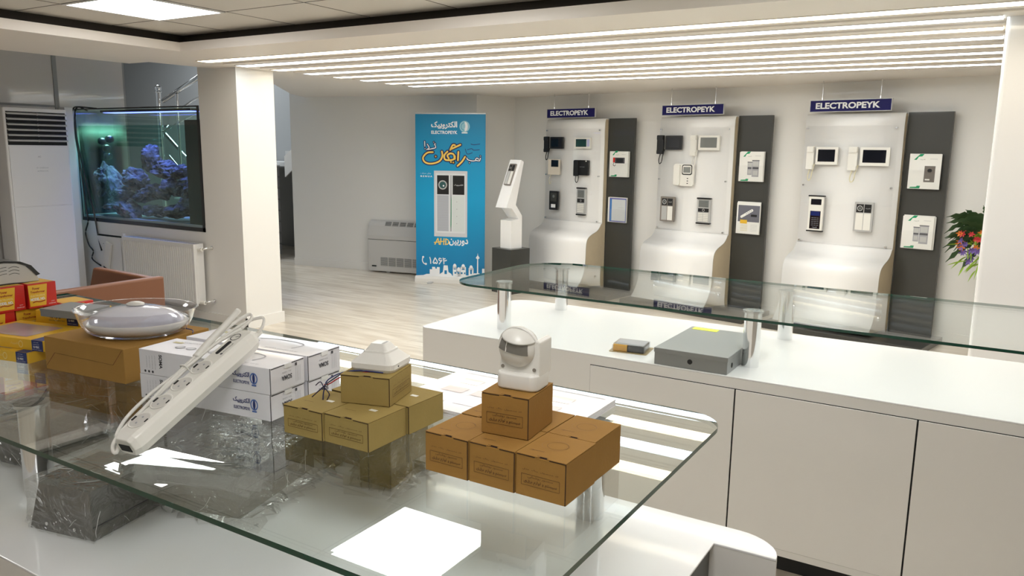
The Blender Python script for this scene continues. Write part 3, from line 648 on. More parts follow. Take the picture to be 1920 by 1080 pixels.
red_box('red and yellow transformer box on the upper layer, at the left edge of the photo', -2.512, 1.150, GZ+.0885)
red_box('red and yellow transformer box on the lower layer at the left edge', -2.517, 1.118, GZ+.0, h=.088)
red_box('red transformer box in the lower layer behind the flat grey box', -2.500, 1.345, GZ+.0, w_=.095, h=.088)
yellow_box('yellow box of the lower layer hidden under the red boxes', -2.528, 1.208, GZ, 0, .10, .13, .088) if False else None
red_box('red transformer box in the lower layer under the right upper one', -2.530, 1.212, GZ, w_=.12, h=.088)
t = thing('desk_phone_cradle', 'grey curved device with black trim and slotted side on the red boxes', 'device', (-2.545, 1.20, GZ+.166))
prof = [(-.21, 0), (.100, 0), (.092, .026), (.075, .048), (.045, .062), (.0, .068), (-.07, .066), (-.16, .050), (-.21, .03)]
P = FR((0, 0, 0), (0, 1, 0), (0, 0, 1))
MB().prism(prof, -.10, 0, plg, M=P).build('body', t, bevel=.003)
b = MB(); q = [(x, z+.0015) for x, z in prof[1:]]; 
b.prism([(.102, .022), (.094, .030), (.077, .052), (.046, .067), (.0, .073), (-.07, .071), (-.07, .066), (.0, .068), (.034, .064), (.060, .053), (.076, .036), (.090, .018)], -.102, .0025, black, M=P); b.prism([(-.21, -.0005), (.07, -.0005), (.02, .004), (-.21, .004)], -.09, .002, black, M=P); b.build('trim', t)
b = MB()
for j in range(3):
    for s_ in (0, 1): b.stroke([(-.015+.036*s_+.0, .030+.010*j-(.004 if not s_ else 0)), (.0+.036*s_, .0335+.010*j-(.001 if not s_ else 0)), (.015+.036*s_, .034+.010*j-(0 if not s_ else .005))], .0014, dark, P @ Matrix.Translation((-.01, 0, .0006)))
b.build('vent_slots', t)

# ================================================================ WRAPPED BOXES UNDER THE GLASS
random.seed(5)
def crumple(b, w_, d, h, amp, m, n=14, flare=.0, tuck=0.0):
    """closed crumpled skin around a box (near-right corner at the origin)"""
    vs = []; fs = []; idx = {}
    def pt(u, v_, q):
        x = -w_*u; y = d*v_; z = h*q
        key = (round(u, 4), round(v_, 4), round(q, 4))
        if key in idx: return idx[key]
        nx = V((x*21+7, y*21, z*25)); o = V((noise.noise(nx), noise.noise(nx+V((31, 0, 0))), noise.noise(nx+V((0, 57, 0)))))*amp
        e = V(((u-.5)*-2, (v_-.5)*2, (q-.2)))*amp*.8
        px, py, pz = x+o.x+e.x, y+o.y+e.y, max(.0008, z+(abs(o.z)+amp*.3 if q > .01 else 0))
        if flare and q < .2: px += (1 if u < .02 else 0)*flare*random.random(); py += (1 if v_ > .98 else -1 if v_ < .02 else 0)*flare*random.random()*.6
        vs.append((px, py, pz)); idx[key] = len(vs)-1; return idx[key]
    R_ = [i/n for i in range(n+1)]
    for i in range(n):
        for j in range(n):
            a, c, e, g = R_[i], R_[i+1], R_[j], R_[j+1]
            fs.append((pt(a, e, 1), pt(a, g, 1), pt(c, g, 1), pt(c, e, 1)))
            if j < n:
                fs.append((pt(a, 0, e), pt(a, 0, g), pt(c, 0, g), pt(c, 0, e))); fs.append((pt(a, 1, e), pt(c, 1, e), pt(c, 1, g), pt(a, 1, g)))
                fs.append((pt(0, a, e), pt(0, c, e), pt(0, c, g), pt(0, a, g))); fs.append((pt(1, a, e), pt(1, a, g), pt(1, c, g), pt(1, c, e)))
    return b.add(vs, fs, m, False)
def wrapped(label, x, y, w_, d, h, rz, name='metal_enclosure', mt=None, tap=0.0, stack=0, amp=.007, flare=.02, z=.75, cat='box'):
    t = thing(name, label, cat, (x, y, z), rz, 'plastic wrapped boxes under the near glass')
    mt = mt or steeld
    b = MB()
    if tap:
        b.add([(-w_, 0, 0), (0, 0, 0), (0, d, 0), (-w_, d, 0), (-w_+tap*.6, tap, h), (-.002, tap*.2, h), (-.002, d, h), (-w_+tap*.6, d, h)], [(3, 2, 1, 0), (4, 5, 6, 7), (0, 1, 5, 4), (1, 2, 6, 5), (2, 3, 7, 6), (3, 0, 4, 7)], mt)
        b.box((-.0008, .002, .028), (.0012, d, .030), dark); b.box((.0005, 0, 0), (.003, d, .026), mt)
    elif stack:
        for i in range(stack): b.box((-w_, 0, h*i/stack+.0008), (random.uniform(-.004, 0), d-random.uniform(0, .004), h*(i+1)/stack-.0008), mt)
    else:
        b.box((-w_, 0, 0), (0, d, h*.62), mt); b.box((-w_-.001, -.001, h*.62), (.001, d+.001, h), mt)
    b.build('body', t, bevel=.002)
    if not stack:
        for q in (.28, .72): MB().lathe([(.004, 0), (.0035, .0018), (0, .0024)], chrome, 12, M=front((-w_*q, -.0005, .018))).build('screw', t)
    b = MB(); crumple(b, w_, d, h, amp, wrap, 16, flare)
    for i in range(13):  # thin white tubes stand in for glints along the film folds
        f_ = random.random(); L2 = random.uniform(.02, .09); a_ = random.uniform(0, 2*PI)
        if f_ < .45: c0 = V((-random.random()*w_, random.random()*d, h+amp*1.6)); e1, e2 = V((1, 0, 0)), V((0, 1, 0))
        elif f_ < .75: c0 = V((amp*1.8, random.random()*d, random.uniform(.02, h-.01))); e1, e2 = V((0, 1, 0)), V((0, 0, 1))
        else: c0 = V((-random.random()*w_, -amp*1.8, random.uniform(.02, h-.01))); e1, e2 = V((1, 0, 0)), V((0, 0, 1))
        pts = [c0]; 
        for k in range(4): a_ += random.uniform(-.3, .3); pts.append(pts[-1]+(e1*math.cos(a_)+e2*math.sin(a_)*.7)*L2/4)
        pts = [V((min(.012+flare*.4, max(-w_-.01, p.x)), min(d+.01, max(-.012, p.y)), min(h+amp*1.6, max(.006, p.z)))) for p in pts]
        b.tube(pts, random.uniform(.0004, .0008), glint, 5)
    b.build('plastic_wrap', t)
    return t
wrapped('grey metal box in clear plastic wrap standing alone at the front of the lower shelf', -1.557, .855, .180, .185, .110, math.radians(12), tap=.022, amp=.004, flare=.012)
wrapped('large flat grey enclosure in crinkled wrap under the power strip', -1.381, 1.092, .315, .31, .100, math.radians(14), amp=.013, flare=.07)
wrapped('wrapped stack of brown cartons left of the large grey enclosure', -1.78, 1.28, .30, .17, .165, math.radians(8), name='wrapped_cartons', mt=mat('dull brown carton', (.24, .16, .09), .7), stack=3, amp=.010, flare=.03)
wrapped('wrapped grey cartons stacked behind the large enclosure', -1.36, 1.462, .36, .14, .195, math.radians(2), name='wrapped_cartons', mt=mat('grey brown carton', (.22, .17, .14), .7), stack=3, amp=.010, flare=.04)
wrapped('wrapped carton standing right of the other wrapped boxes under the olive boxes', -1.20, 1.40, .10, .16, .15, math.radians(2), name='wrapped_cartons', mt=mat('olive carton', (.24, .18, .08), .7), stack=1, amp=.010, flare=.05)
wrapped('wrapped grey enclosure at the left edge under the near glass', -2.06, .985, .32, .24, .11, math.radians(9), amp=.007, flare=.02)
wrapped('wrapped red and yellow cartons under the left end of the near glass', -2.20, 1.29, .34, .20, .17, math.radians(9), name='wrapped_cartons', mt=mat('mixed red yellow carton', (.50, .20, .10), .5, var=.6, vscale=14), stack=3, amp=.010, flare=.02)

# ================================================================ ON THE FAR COUNTER
t = thing('metal_junction_box', 'grey painted metal box with round knockouts and a yellow sticker on the far counter', 'metal box', (-.803, 2.876, .75), 0)
w_, d, h = .292, .455, .068
b = MB(); b.box((-w_, 0, 0), (0, d, h-.012), steelg); b.build('body', t, bevel=.002)
MB().box((-w_-.002, -.003, h-.018), (.002, d+.002, h), steelg).build('lid', t, bevel=.002)
MB().cyl((0, 0, 0), .010, .0012, dark, 22, M=front((-w_*.5+.0, -.0004, .030))).build('knockout', t); MB().cyl((0, 0, 0), .010, .0012, dark, 22, M=rightf((.0004, .06, .026))).build('knockout', t)
MB().box((-w_+.015, d-.055, h), (-w_+.125, d-.012, h+.0012), mat('yellow sticker', (.80, .85, .06), .5)).build('sticker', t)
t = thing('blister_package', 'small blister package with yellow and black contents beside the grey metal box', 'package', (-1.182, 2.990, .75), math.radians(8))
MB().prism(rrect(-.150, -.018, .012, .12, .01), 0, .002, mat('printed card', (.40, .30, .15), .3, coat=.5)).build('card', t)
MB().box((-.135, -.004, .002), (-.075, .10, .030), mat('amber pack', (.80, .42, .03), .3, coat=.4)).build('yellow_insert', t, bevel=.003)
MB().box((-.073, -.004, .002), (-.003, .10, .030), black).build('black_insert', t, bevel=.003)
MB().box((-.130, .006, .0305), (-.008, .094, .0315), mat('grey label', (.50, .50, .52), .4)).build('label_insert', t)
MB().box((-.139, -.007, .002), (.001, .104, .034), shell).build('blister', t, bevel=.005)

# ================================================================ DISPLAY WALL
def stand(u0, lb):
    t = thing('display_stand', lb, 'display stand', DW(u0, 0), RZ)
    # side profile (out from wall = p, height)
    pr = [(.015, 1.937), (.07, 1.90), (.072, 1.55), (.072, .84), (.085, .77), (.15, .70), (.27, .655), (.33, .615), (.355, .55), (.36, .44), (.365, .33), (.385, .24), (.435, .15), (.50, .085)]
    q = []
    for i in range(len(pr)-1):
        p0, p1, p2, p3 = [V(pr[max(0, min(len(pr)-1, i+k))]) for k in (-1, 0, 1, 2)]
        for k in range(5): tt = k/5; q.append(.5*((2*p1)+(p2-p0)*tt+(2*p0-5*p1+4*p2-p3)*tt*tt+(3*p1-p0-3*p2+p3)*tt**3))
    q.append(V(pr[-1])); W = .85
    b = MB(); n = len(q)
    off = []
    for i, p in enumerate(q):
        dd = (q[min(i+1, n-1)]-q[max(i-1, 0)]).normalized(); off.append(p+V((dd.y, -dd.x))*.008)
    vs = [(-W, -p.x, p.y) for p in q]+[(0, -p.x, p.y) for p in q]+[(-W, -p.x, p.y) for p in off]+[(0, -p.x, p.y) for p in off]
    fs = [(i, i+1, n+i+1, n+i) for i in range(n-1)]+[(2*n+i, 3*n+i, 3*n+i+1, 2*n+i+1) for i in range(n-1)]
    fs += [(i, 2*n+i, 2*n+i+1, i+1) for i in range(n-1)]+[(n+i, n+i+1, 3*n+i+1, 3*n+i) for i in range(n-1)] + [(0, n, 3*n, 2*n), (n-1, 3*n-1, 4*n-1, 2*n-1)]
    b.add(vs, fs, whiteb, True); b.build('curved_front', t)
    for x in (-W+.002, -.022):
        b = MB(); poly = [(p.x-.004, p.y) for p in q]+[(.0, .05), (.0, 1.93)]
        b.prism([(a, c) for a, c in poly], x, x+.018, plyw, M=Matrix(((0, 0, 1, 0), (-1, 0, 0, 0), (0, 1, 0, 0), (0, 0, 0, 1)))); b.build('side_panel', t)
    MB().box((.002, -.0, .05), (.352, .03, 1.942), dgrey).build('grey_panel', t, bevel=.001)
    MB().box((-.95, -.56, 0), (.44, .03, .05), dgrey).build('base', t, bevel=.002)
    ac_ = MB().prism(rrect(-.842, .765, -.036, 1.832, .02), .092, .096, acryl, M=FR((0, 0, 0), (1, 0, 0), (0, 0, 1))).build('acrylic_sheet', t)
    for x in (-.825, -.055):
        for z in (.79, 1.30, 1.812): MB().cyl((0, 0, .073), .008, .028, brushed, 14, M=FR((x, 0, z), (1, 0, 0), (0, 0, 1))).build('standoff_screw', ac_)
    return t
US = [0.0, -1.559, -3.129]; SN = ['right', 'middle', 'left']
for u0, n_ in zip(US, SN): stand(u0, n_+' one of three white curved display stands with dark grey side panel')
DV = .098
def dev(name, label, cat, ua, za, ub, zb, v=DV):
    """thing whose origin is the lower left of its outline on the acrylic sheet"""
    return thing(name, label, cat, DW(ua, v, zb), RZ), ub-ua, za-zb
FZ = front()
def slab(b, x0, z0, x1, z1, t0, t1, m, r=.006): return b.prism(rrect(x0, z0, x1, z1, r, 5), t0, t1, m, M=FZ)
def monitor(label, ua, za, ub, zb, hsx, body, scr, handset=True, cord=None, keys=False, hm=None, drop=.1):
    t, w_, h = dev('video_intercom', label, 'intercom monitor', ua, za, ub, zb)
    x0 = hsx if handset else 0
    b = MB(); slab(b, x0, 0, w_, h, 0, .022, body); hs_ = b.build('housing', t)
    b = MB(); e = w_-x0; sx1 = w_-(.25*e if keys else .12*e); b.rect(x0+.10*e, h*.17, sx1, h*.86, scr, FZ, .0228); b.build('screen', hs_)
    if keys:
        b = MB(); b.rect(w_-.22*e, h*.2, w_-.06*e, h*.84, keys, FZ, .0228); b.build('button_panel', hs_)
    if handset:
        hh_ = hm or body; b = MB(); zz = h*.0-drop*.45; slab(b, 0, zz, hsx*.82, h+.004, .012, .034, hh_, .008); slab(b, .004, h*.7, hsx*.78, h+.002, .034, .046, hh_, .006); slab(b, .004, zz+.002, hsx*.78, zz+.04, .034, .044, hh_, .006); ho_ = b.build('handset', t)
        cc = cord or hh_; b = MB(); b.tube([(hsx*.4, -.02, zz), (hsx*.25, -.022, zz-drop*.6), (hsx*.35, -.022, zz-drop), (hsx*.60, -.022, zz-drop*.8), (hsx*.7, -.02, zz-drop*.2), (hsx*.9, -.015, .004)], .005, cc, 7); b.build('cord', ho_)
    return t
scrb = mat('dark screen', (.006, .007, .012), .06, coat=.8); scrg = mat('grey screen', (.20, .21, .20), .12, coat=.6); silver = mat('silver plastic', (.55, .55, .54), .3, metal=.4); cream = mat('cream cord', (.75, .70, .50), .5)
# right stand
monitor('white monitor intercom with dark screen, left one on the right display stand', -.800, 1.645, -.524, 1.488, .080, plw, scrb, cord=cream)
monitor('white monitor intercom with dark screen, right one on the right display stand', -.425, 1.645, -.082, 1.486, .095, plw, scrb, cord=cream)
def door_two(label, ua, za, ub, zb, fr, left, rightm):
    t, w_, h = dev('door_station', label, 'door station', ua, za, ub, zb)
    b = MB(); slab(b, 0, 0, w_, h, 0, .024, fr); b.build('housing', t)
    b = MB(); b.rect(w_*.10, h*.06, w_*.49, h*.62, left, FZ, .0248); b.build('speaker_plate', t)
    b = MB(); b.rect(w_*.53, h*.06, w_*.90, h*.62, rightm, FZ, .0248); b.build('button_plate', t)
    b = MB(); b.rect(w_*.10, h*.65, w_*.49, h*.93, black, FZ, .0248); b.rect(w_*.53, h*.65, w_*.90, h*.93, black, FZ, .0248); b.text(fa('الکتروپیک'), h*.04, signw, FZ @ Matrix.Translation((w_*.715, h*.79, .0252)), width=w_*.24); bp2 = b.build('black_plate', t)
    b = MB(); b.disc((w_*.295, h*.79), w_*.15, silver, FZ, .0254, 24, w_*.11); b.disc((w_*.295, h*.79), w_*.07, scrg, FZ, .0254, 20); b.build('camera_lens', bp2)
    return t
t, w_, h = dev('door_station', 'tall white door station with two black displays on the right display stand', 'door station', -.755, 1.210, -.605, .878)
b = MB(); slab(b, .008, .008, w_-.008, h-.008, 0, .024, plw, .008); b.build('housing', t)
b = MB(); slab(b, 0, 0, w_, .012, .0, .026, black, .004); slab(b, 0, h-.012, w_, h, .0, .026, black, .004); b.build('end_caps', t)
b = MB(); b.rect(w_*.18, h*.74, w_*.82, h*.90, scrb, FZ, .0248); b.build('camera_window', t)
b = MB(); b.rect(w_*.18, h*.08, w_*.82, h*.57, scrb, FZ, .0248); b.rect(w_*.22, h*.44, w_*.78, h*.56, mat('blue display', (.01, .02, .12), .2), FZ, .0252)
for i in range(5): b.text('ABC DEF GHI', h*.02, inkl, FZ @ Matrix.Translation((w_*.5, h*(.38-.05*i), .0252)), width=w_*.45)
b.text(fa('الکتروپیک'), h*.025, signw, FZ @ Matrix.Translation((w_*.5, h*.12, .0252)), width=w_*.3); b.build('name_display', t)
door_two('silver two column door station on the right display stand', -.335, 1.170, -.175, .910, silver, plw, plw)
# middle stand
monitor('black monitor intercom with black handset on the middle display stand', -2.405, 1.750, -2.118, 1.605, .095, black, scrb, drop=.10)
monitor('white monitor intercom with grey screen and white handset on the middle display stand', -2.010, 1.750, -1.690, 1.605, .085, plw, scrg, drop=.13)
t, w_, h = dev('audio_intercom', 'white square intercom phone with small dark window in the centre of the middle stand', 'intercom phone', -2.185, 1.465, -1.960, 1.240)
b = MB(); slab(b, 0, 0, w_, h, 0, .030, plw, .02); b.build('housing', t)
b = MB(); slab(b, .005, .006, w_*.34, h*.95, .030, .050, plw, .012); b.build('handset', t)
b = MB(); slab(b, w_*.42, h*.50, w_*.94, h*.96, .030, .033, black, .02); slab(b, w_*.46, h*.55, w_*.90, h*.92, .033, .0345, plw, .016); b.rect(w_*.50, h*.60, w_*.86, h*.86, scrg, FZ, .035); b.build('camera_window', t)
b = MB()
for i in range(3): b.disc((w_*.72, h*(.34-.11*i)), .009, black, FZ, .0308, 14, None, .005)
b.build('buttons', t)
door_two('grey and silver two column door station on the middle display stand', -2.335, 1.120, -2.170, .860, mat('taupe metal', (.27, .24, .21), .35, metal=.4), silver, plw)
def keypad(label, ua, za, ub, zb, rows, cols=1, fac=plg):
    t, w_, h = dev('door_station', label, 'door station', ua, za, ub, zb)
    b = MB(); slab(b, .006, .006, w_-.006, h-.006, 0, .024, silver, .008); b.build('housing', t)
    b = MB(); slab(b, 0, 0, w_, .016, 0, .028, black, .007); slab(b, 0, h-.016, w_, h, 0, .028, black, .007); b.build('end_caps', t)
    b = MB(); b.rect(w_*.14, h*.64, w_*.86, h*.91, scrg, FZ, .0248)
    for i in range(6): b.rect(w_*.2, h*(.67+.036*i), w_*.8, h*(.677+.036*i), black, FZ, .0252)
    b.build('speaker_grille', t)
    b = MB(); b.rect(w_*.12, h*.46, w_*.88, h*.60, black, FZ, .0248); b.disc((w_*.5, h*.53), w_*.09, silver, FZ, .0252, 20, w_*.06); b.build('camera_lens', t)
    for i in range(rows):
        for c in range(cols):
            b = MB(); x0 = w_*(.14+.74*c/cols); x1 = w_*(.14+.74*(c+1)/cols)-.005; z1 = h*(.42-.33*i/rows); slab(b, x0, z1-h*.33/rows+.006, x1, z1, .024, .029, plw, .003); b.build('call_button', t)
    return t
keypad('silver door station with many small buttons on the middle display stand', -1.905, 1.130, -1.745, .862, 5, 2)
# left stand
monitor('black monitor intercom with black handset on the left display stand', -3.968, 1.738, -3.690, 1.602, .085, black, scrb, drop=.09)
monitor('small white monitor intercom with keypad strip on the left display stand', -3.521, 1.730, -3.287, 1.606, 0, plw, scrb, handset=False, keys=mat('violet keys', (.50, .50, .72), .4))
t, w_, h = dev('video_intercom', 'small beige monitor intercom with black square screen on the left display stand', 'intercom monitor', -3.906, 1.478, -3.735, 1.300)
b = MB(); slab(b, 0, 0, w_, h, 0, .022, mat('beige plastic', (.66, .60, .50), .4)); b.build('housing', t); b = MB(); b.rect(w_*.28, h*.52, w_*.92, h*.96, scrb, FZ, .0228); b.build('screen', t)
b = MB(); b.tube([(w_*.2, -.005, 0), (w_*.05, -.008, -.06), (w_*.12, -.008, -.11), (w_*.22, -.008, -.08)], .003, cream, 6); b.build('cord', t)
t, w_, h = dev('audio_intercom', 'black square intercom phone with hanging cord on the left display stand', 'intercom phone', -3.508, 1.478, -3.305, 1.306)
b = MB(); slab(b, 0, 0, w_, h, 0, .030, black, .008); b.build('housing', t); b = MB(); slab(b, .006, -.01, w_*.36, h*.98, .030, .050, black, .010); b.build('handset', t)
b = MB(); b.text('electropeyk', .006, signw, FZ @ Matrix.Translation((w_*.58, h*.55, .0308)), width=.07); b.rect(w_*.8, h*.9, w_*.9, h*.97, plw, FZ, .0308); b.build('print', t)
b = MB(); b.tube([(.02, -.02, -.01), (.018, -.022, -.06), (.035, -.022, -.085), (.055, -.022, -.06), (.06, -.018, -.01)], .0045, black, 7); b.build('cord', t)
t, w_, h = dev('door_station', 'small black door station with one lit white button on the left display stand', 'door station', -3.876, 1.110, -3.742, .888)
b = MB(); slab(b, 0, 0, w_, h, 0, .024, black, .010); b.build('housing', t); b = MB(); b.rect(w_*.15, h*.45, w_*.85, h*.9, dgrey, FZ, .0248); b.disc((w_*.5, h*.72), w_*.13, scrg, FZ, .0252); b.build('camera_plate', t)
MB().box((w_*.25, -.028, h*.12), (w_*.72, -.024, h*.30), signw).build('call_button', t)
keypad('slim silver door station with black caps and button column on the left display stand', -3.468, 1.168, -3.335, .848, 5, 1)

# hanging signs
def sign(u0, lb, wave=False):
    t = thing('hanging_sign', lb, 'sign', DW(u0-.80, .12, 1.957), RZ, 'blue hanging name signs')
    w_, h = .695, .096
    MB().box((0, -.008, 0), (w_, .008, h), signb).build('board', t)
    b = MB()
    for x0, z0, x1, z1 in ((-.004, -.004, w_+.004, 0), (-.004, h, w_+.004, h+.004), (-.004, 0, 0, h), (w_, 0, w_+.004, h)): b.box((x0, -.010, z0), (x1, .010, z1), silver)
    b.build('edge_frame', t)
    b = MB(); b.text('ELECTROPEYK', .055, signw, FZ @ Matrix.Translation((w_*.47, h*.52, .0088)), width=w_*.80, bold=.035)
    b.build('lettering', t)
    for x in (.10, .60):
        b = MB(); b.cyl((x, 0, h+.003), .0016, ZS-1.957-h-.003, chrome, 6); b.cyl((x, 0, h+.003), .006, .022, chrome, 10); b.cyl((x, 0, ZS-1.957-.028), .006, .028, chrome, 10); b.build('suspension_wire', t)
for u0, n_ in zip(US, SN): sign(u0, 'blue hanging sign reading ELECTROPEYK above the '+n_+' display stand')

# brochure holders and brochures
gm = mat('green print', (.0, .30, .12), .4); paper = mat('brochure paper', (.84, .83, .78), .4, coat=.2)
def holder(u0, za, zb, lab, where, kind, n=4):
    u = u0+.048; w_ = .262; h = za-zb
    t = thing('brochure_holder', 'clear acrylic brochure holder '+where, 'brochure holder', DW(u, .002, zb-.008), RZ, 'acrylic brochure holders')
    b = MB(); b.box((-.004, -.004, 0), (w_+.004, 0, h*.98), acryl); b.box((-.004, -.044, 0), (w_+.004, -.040, h*.55), acryl); b.box((-.004, -.044, 0), (w_+.004, 0, .003), acryl); b.build('pocket', t)
    t = thing('brochure_stack', lab, 'brochures', DW(u, .008, zb-.004), RZ)
    random.seed(int(za*100)+int(u0*10))
    b = MB()
    for i in range(n):
        dx = random.uniform(-.007, .007); b.box((.008+dx, -.004-.007*i-.004, 0), (w_-.008+dx, -.004-.007*i, h+random.uniform(-.01, .004)), paper)
    b.build('pages', t); yf = -(.004+.007*(n-1)+.0046); F = FR((0, yf, 0), (1, 0, 0), (0, 0, 1)); b = MB()
    def dstn(x, z, ww, hh_):
        b.rect(x, z, x+ww, z+hh_, inkl, F); b.rect(x+ww*.1, z+hh_*.62, x+ww*.9, z+hh_*.92, plg, F, .0003); b.rect(x+ww*.05, z+hh_*.47, x+ww*.95, z+hh_*.58, ink, F, .0003); b.rect(x-.003, z+hh_-.006, x+ww+.003, z+hh_, ink, F, .0004); b.rect(x+ww*.15, z+hh_*.1, x+ww*.85, z+hh_*.38, plg, F, .0003)
    if kind in 'abc':
        b.poly([(w_*.16, h*.83), (w_*.34, h), (w_*.46, h), (w_*.40, h*.93), (w_*.30, h*.92), (w_*.24, h*.83)], gm, F); b.poly([(w_*.10, .004), (w_*.40, .004), (w_*.42, h*.09), (w_*.32, h*.09), (w_*.30, h*.06), (w_*.12, h*.05)], gm, F)
        b.text(fa('الکتروپیک'), .010, ink, F @ Matrix.Translation((w_*.42, h*.84, 0)), width=.04); b.line((w_*.64, h*.86), (w_*.86, h*.86), .002, inkl, F)
        if kind == 'a': dstn(w_*.36, h*.22, w_*.17, h*.44); dstn(w_*.54, h*.16, w_*.27, h*.56)
        if kind == 'b':
            b.rect(w_*.50, h*.20, w_*.82, h*.66, mat('grey brown ink', (.16, .14, .12), .5), F); b.disc((w_*.66, h*.53), w_*.07, black, F, .0003, 24, None, w_*.06); b.rect(w_*.54, h*.25, w_*.68, h*.29, plw, F, .0003)
        if kind == 'c':
            b.rect(w_*.30, h*.52, w_*.80, h*.74, ink, F); b.rect(w_*.36, h*.55, w_*.72, h*.71, black, F, .0003); b.rect(w_*.20, h*.55, w_*.30, h*.74, red, F); b.stroke([(w_*.25, h*.54), (w_*.22, h*.45), (w_*.30, h*.42), (w_*.34, h*.47)], .006, black, F)
    if kind == 'd':
        b.rect(w_*.10, h*.38, w_*.96, h*.90, mat('slate print', (.14, .14, .17), .4), F); Z_ = F @ Matrix.Translation((w_*.45, h*.64, .0004)) @ Matrix.Rotation(math.radians(32), 4, 'Z')
        b.prism(rrect(-.075, -.012, .075, .012, .010), 0, .0005, paper, M=Z_)
        for i in range(4): b.disc((-.005+.02*i, 0), .006, inkl, Z_, .001)
        b.rect(w_*.62, h*.55, w_*.86, h*.62, black, F, .0004); b.rect(w_*.20, h*.32, w_*.48, h*.44, yel, F, .0004)
        for i in range(5): b.line((w_*.22, h*(.28-.045*i)), (w_*.50, h*(.28-.045*i)), .004, mat('pale gold ink', (.65, .55, .25), .5), F)
        for i in range(6): b.line((w_*.62, h*(.30-.04*i)), (w_*.90, h*(.30-.04*i)), .0015, inkl, F)
    if kind == 'e':
        bl = mat('blue print', (.05, .20, .50), .4); b.rect(w_*.10, .004, w_*.96, h*.985, mat('violet edge', (.16, .14, .38), .4), F); b.rect(w_*.13, h*.05, w_*.94, h*.94, bl, F, .0002); b.rect(w_*.22, h*.06, w_*.93, h*.93, mat('pale grey page', (.60, .62, .62), .4), F, .0004); b.line((w_*.55, h*.6), (w_*.85, h*.6), .002, inkl, F, .0006)
    b.build('print', t)
holder(0.0, 1.598, 1.306, 'white brochures picturing a dark door station, upper holder of the right stand', 'at the top of the right grey panel', 'b')
holder(0.0, 1.080, .797, 'white brochures picturing two door stations, lower holder of the right stand', 'at the bottom of the right grey panel', 'a')
holder(-1.559, 1.600, 1.312, 'white brochures picturing two tall door stations, upper holder of the middle stand', 'at the top of the middle grey panel', 'a')
holder(-1.559, 1.110, .798, 'brochures with dark picture of a power strip, lower holder of the middle stand', 'at the bottom of the middle grey panel', 'd')
holder(-3.129, 1.592, 1.305, 'white brochures picturing a dark monitor, upper holder of the left stand', 'at the top of the left grey panel', 'c')
holder(-3.129, 1.075, .800, 'blue edged brochures in the lower holder of the left stand', 'at the bottom of the left grey panel', 'e')

# ================================================================ BANNER, PEDESTAL, FAN COIL
t = thing('roll_up_banner', 'tall blue roll-up banner with yellow and white writing and a door station picture', 'banner', (-5.885, 7.385, 0), math.atan(.35))
BW, BH = .85, 1.98
sh_ = MB().box((0, -.002, .06), (BW, .002, BH), bannm).build('printed_sheet', t)
b = MB(); b.prism([(-.045, 0), (.045, 0), (.045, .045), (.02, .072), (-.02, .072), (-.045, .045)], 0, BW+.01, mat('white enamel base', (.78, .76, .72), .3, coat=.3), M=FR((-.005, 0, 0), (0, 1, 0), (0, 0, 1))); b.build('base_cassette', t)
for x in (.18, .67): MB().box((x, -.14, 0), (x+.05, .14, .012), silver).build('foot', t)
MB().box((-.002, -.008, BH), (BW+.002, .008, BH+.014), silver).build('top_rail', t)
B_ = front((0, -.0028, 0)); yl = mat('banner yellow', (.92, .62, .12), .45); nv = mat('banner navy outline', (.02, .01, .09), .5); wt = mat('banner white', (.86, .87, .88), .45)
def bz(x, y): return ((x-40)*.000846, 1.98-(y-48)*.00082)
b = MB(); b.text(fa('الکتروپیک'), .095, wt, B_ @ Matrix.Translation((.353, 1.851, 0)), width=.317, bold=.04); b.text('ELECTROPEYK', .038, wt, B_ @ Matrix.Translation((.355, 1.772, 0)), width=.317, bold=.03)
lb_ = mat('pale blue print', (.30, .58, .66), .45); b.disc((.60, 1.84), .062, lb_, B_, 0, 32, None, .064); b.disc((.60, 1.84), .045, bannm, B_, .0003, 28, .040); b.poly([(.60+.040*math.cos(a), 1.84+.056*math.sin(a)) for a in [(-PI/2)+PI*i/14 for i in range(15)]], wt, B_, .0005); b.disc((.590, 1.845), .018, lb_, B_, .0006, 20, None, .035); b.rect(.565, 1.762, .635, 1.776, wt, B_)
b.build('company_logo', sh_)
sw = [[(295, 580), (215, 590), (155, 650), (165, 710), (230, 742), (320, 735), (395, 700), (432, 635), (425, 570)], [(335, 640), (336, 642)], [(505, 570), (462, 620), (470, 680), (540, 690), (600, 670), (595, 610), (545, 595), (505, 625), (525, 665)], [(555, 535), (620, 505), (690, 472)], [(545, 545), (580, 480), (612, 478)], [(612, 670), (612, 630)], [(662, 572), (655, 690)], [(757, 640), (715, 705), (650, 768)], [(555, 715), (556, 717)], [(590, 720), (591, 722)]]
ww_ = [[(176, 430), (178, 500)], [(180, 532), (181, 534)], [(205, 545), (240, 520), (215, 470)], [(225, 545), (290, 530), (335, 515), (325, 480)], [(308, 440), (309, 441)], [(318, 468), (330, 462)], [(975, 625), (976, 627)], [(965, 690), (975, 655)], [(965, 692), (930, 690), (905, 680), (925, 655), (950, 670)], [(905, 690), (860, 695), (800, 680), (782, 655)], [(820, 722), (821, 723)]]
b = MB()
for pts in sw: b.stroke([bz(*p) for p in pts], .044, nv, B_, .0004)
for pts in ww_: b.stroke([bz(*p) for p in pts], .028, nv, B_, .0004)
for pts in sw: b.stroke([bz(*p) for p in pts], .020, yl, B_, .0009)
for pts in ww_: b.stroke([bz(*p) for p in pts], .011, wt, B_, .0009)
for pts in ([(840, 460), (880, 470), (965, 458)], [(760, 530), (790, 600), (860, 580)], [(790, 540), (850, 525), (880, 545), (960, 538)]): b.stroke([bz(*p) for p in pts], .007, nv, B_, .0004)
b.build('headline', sh_)
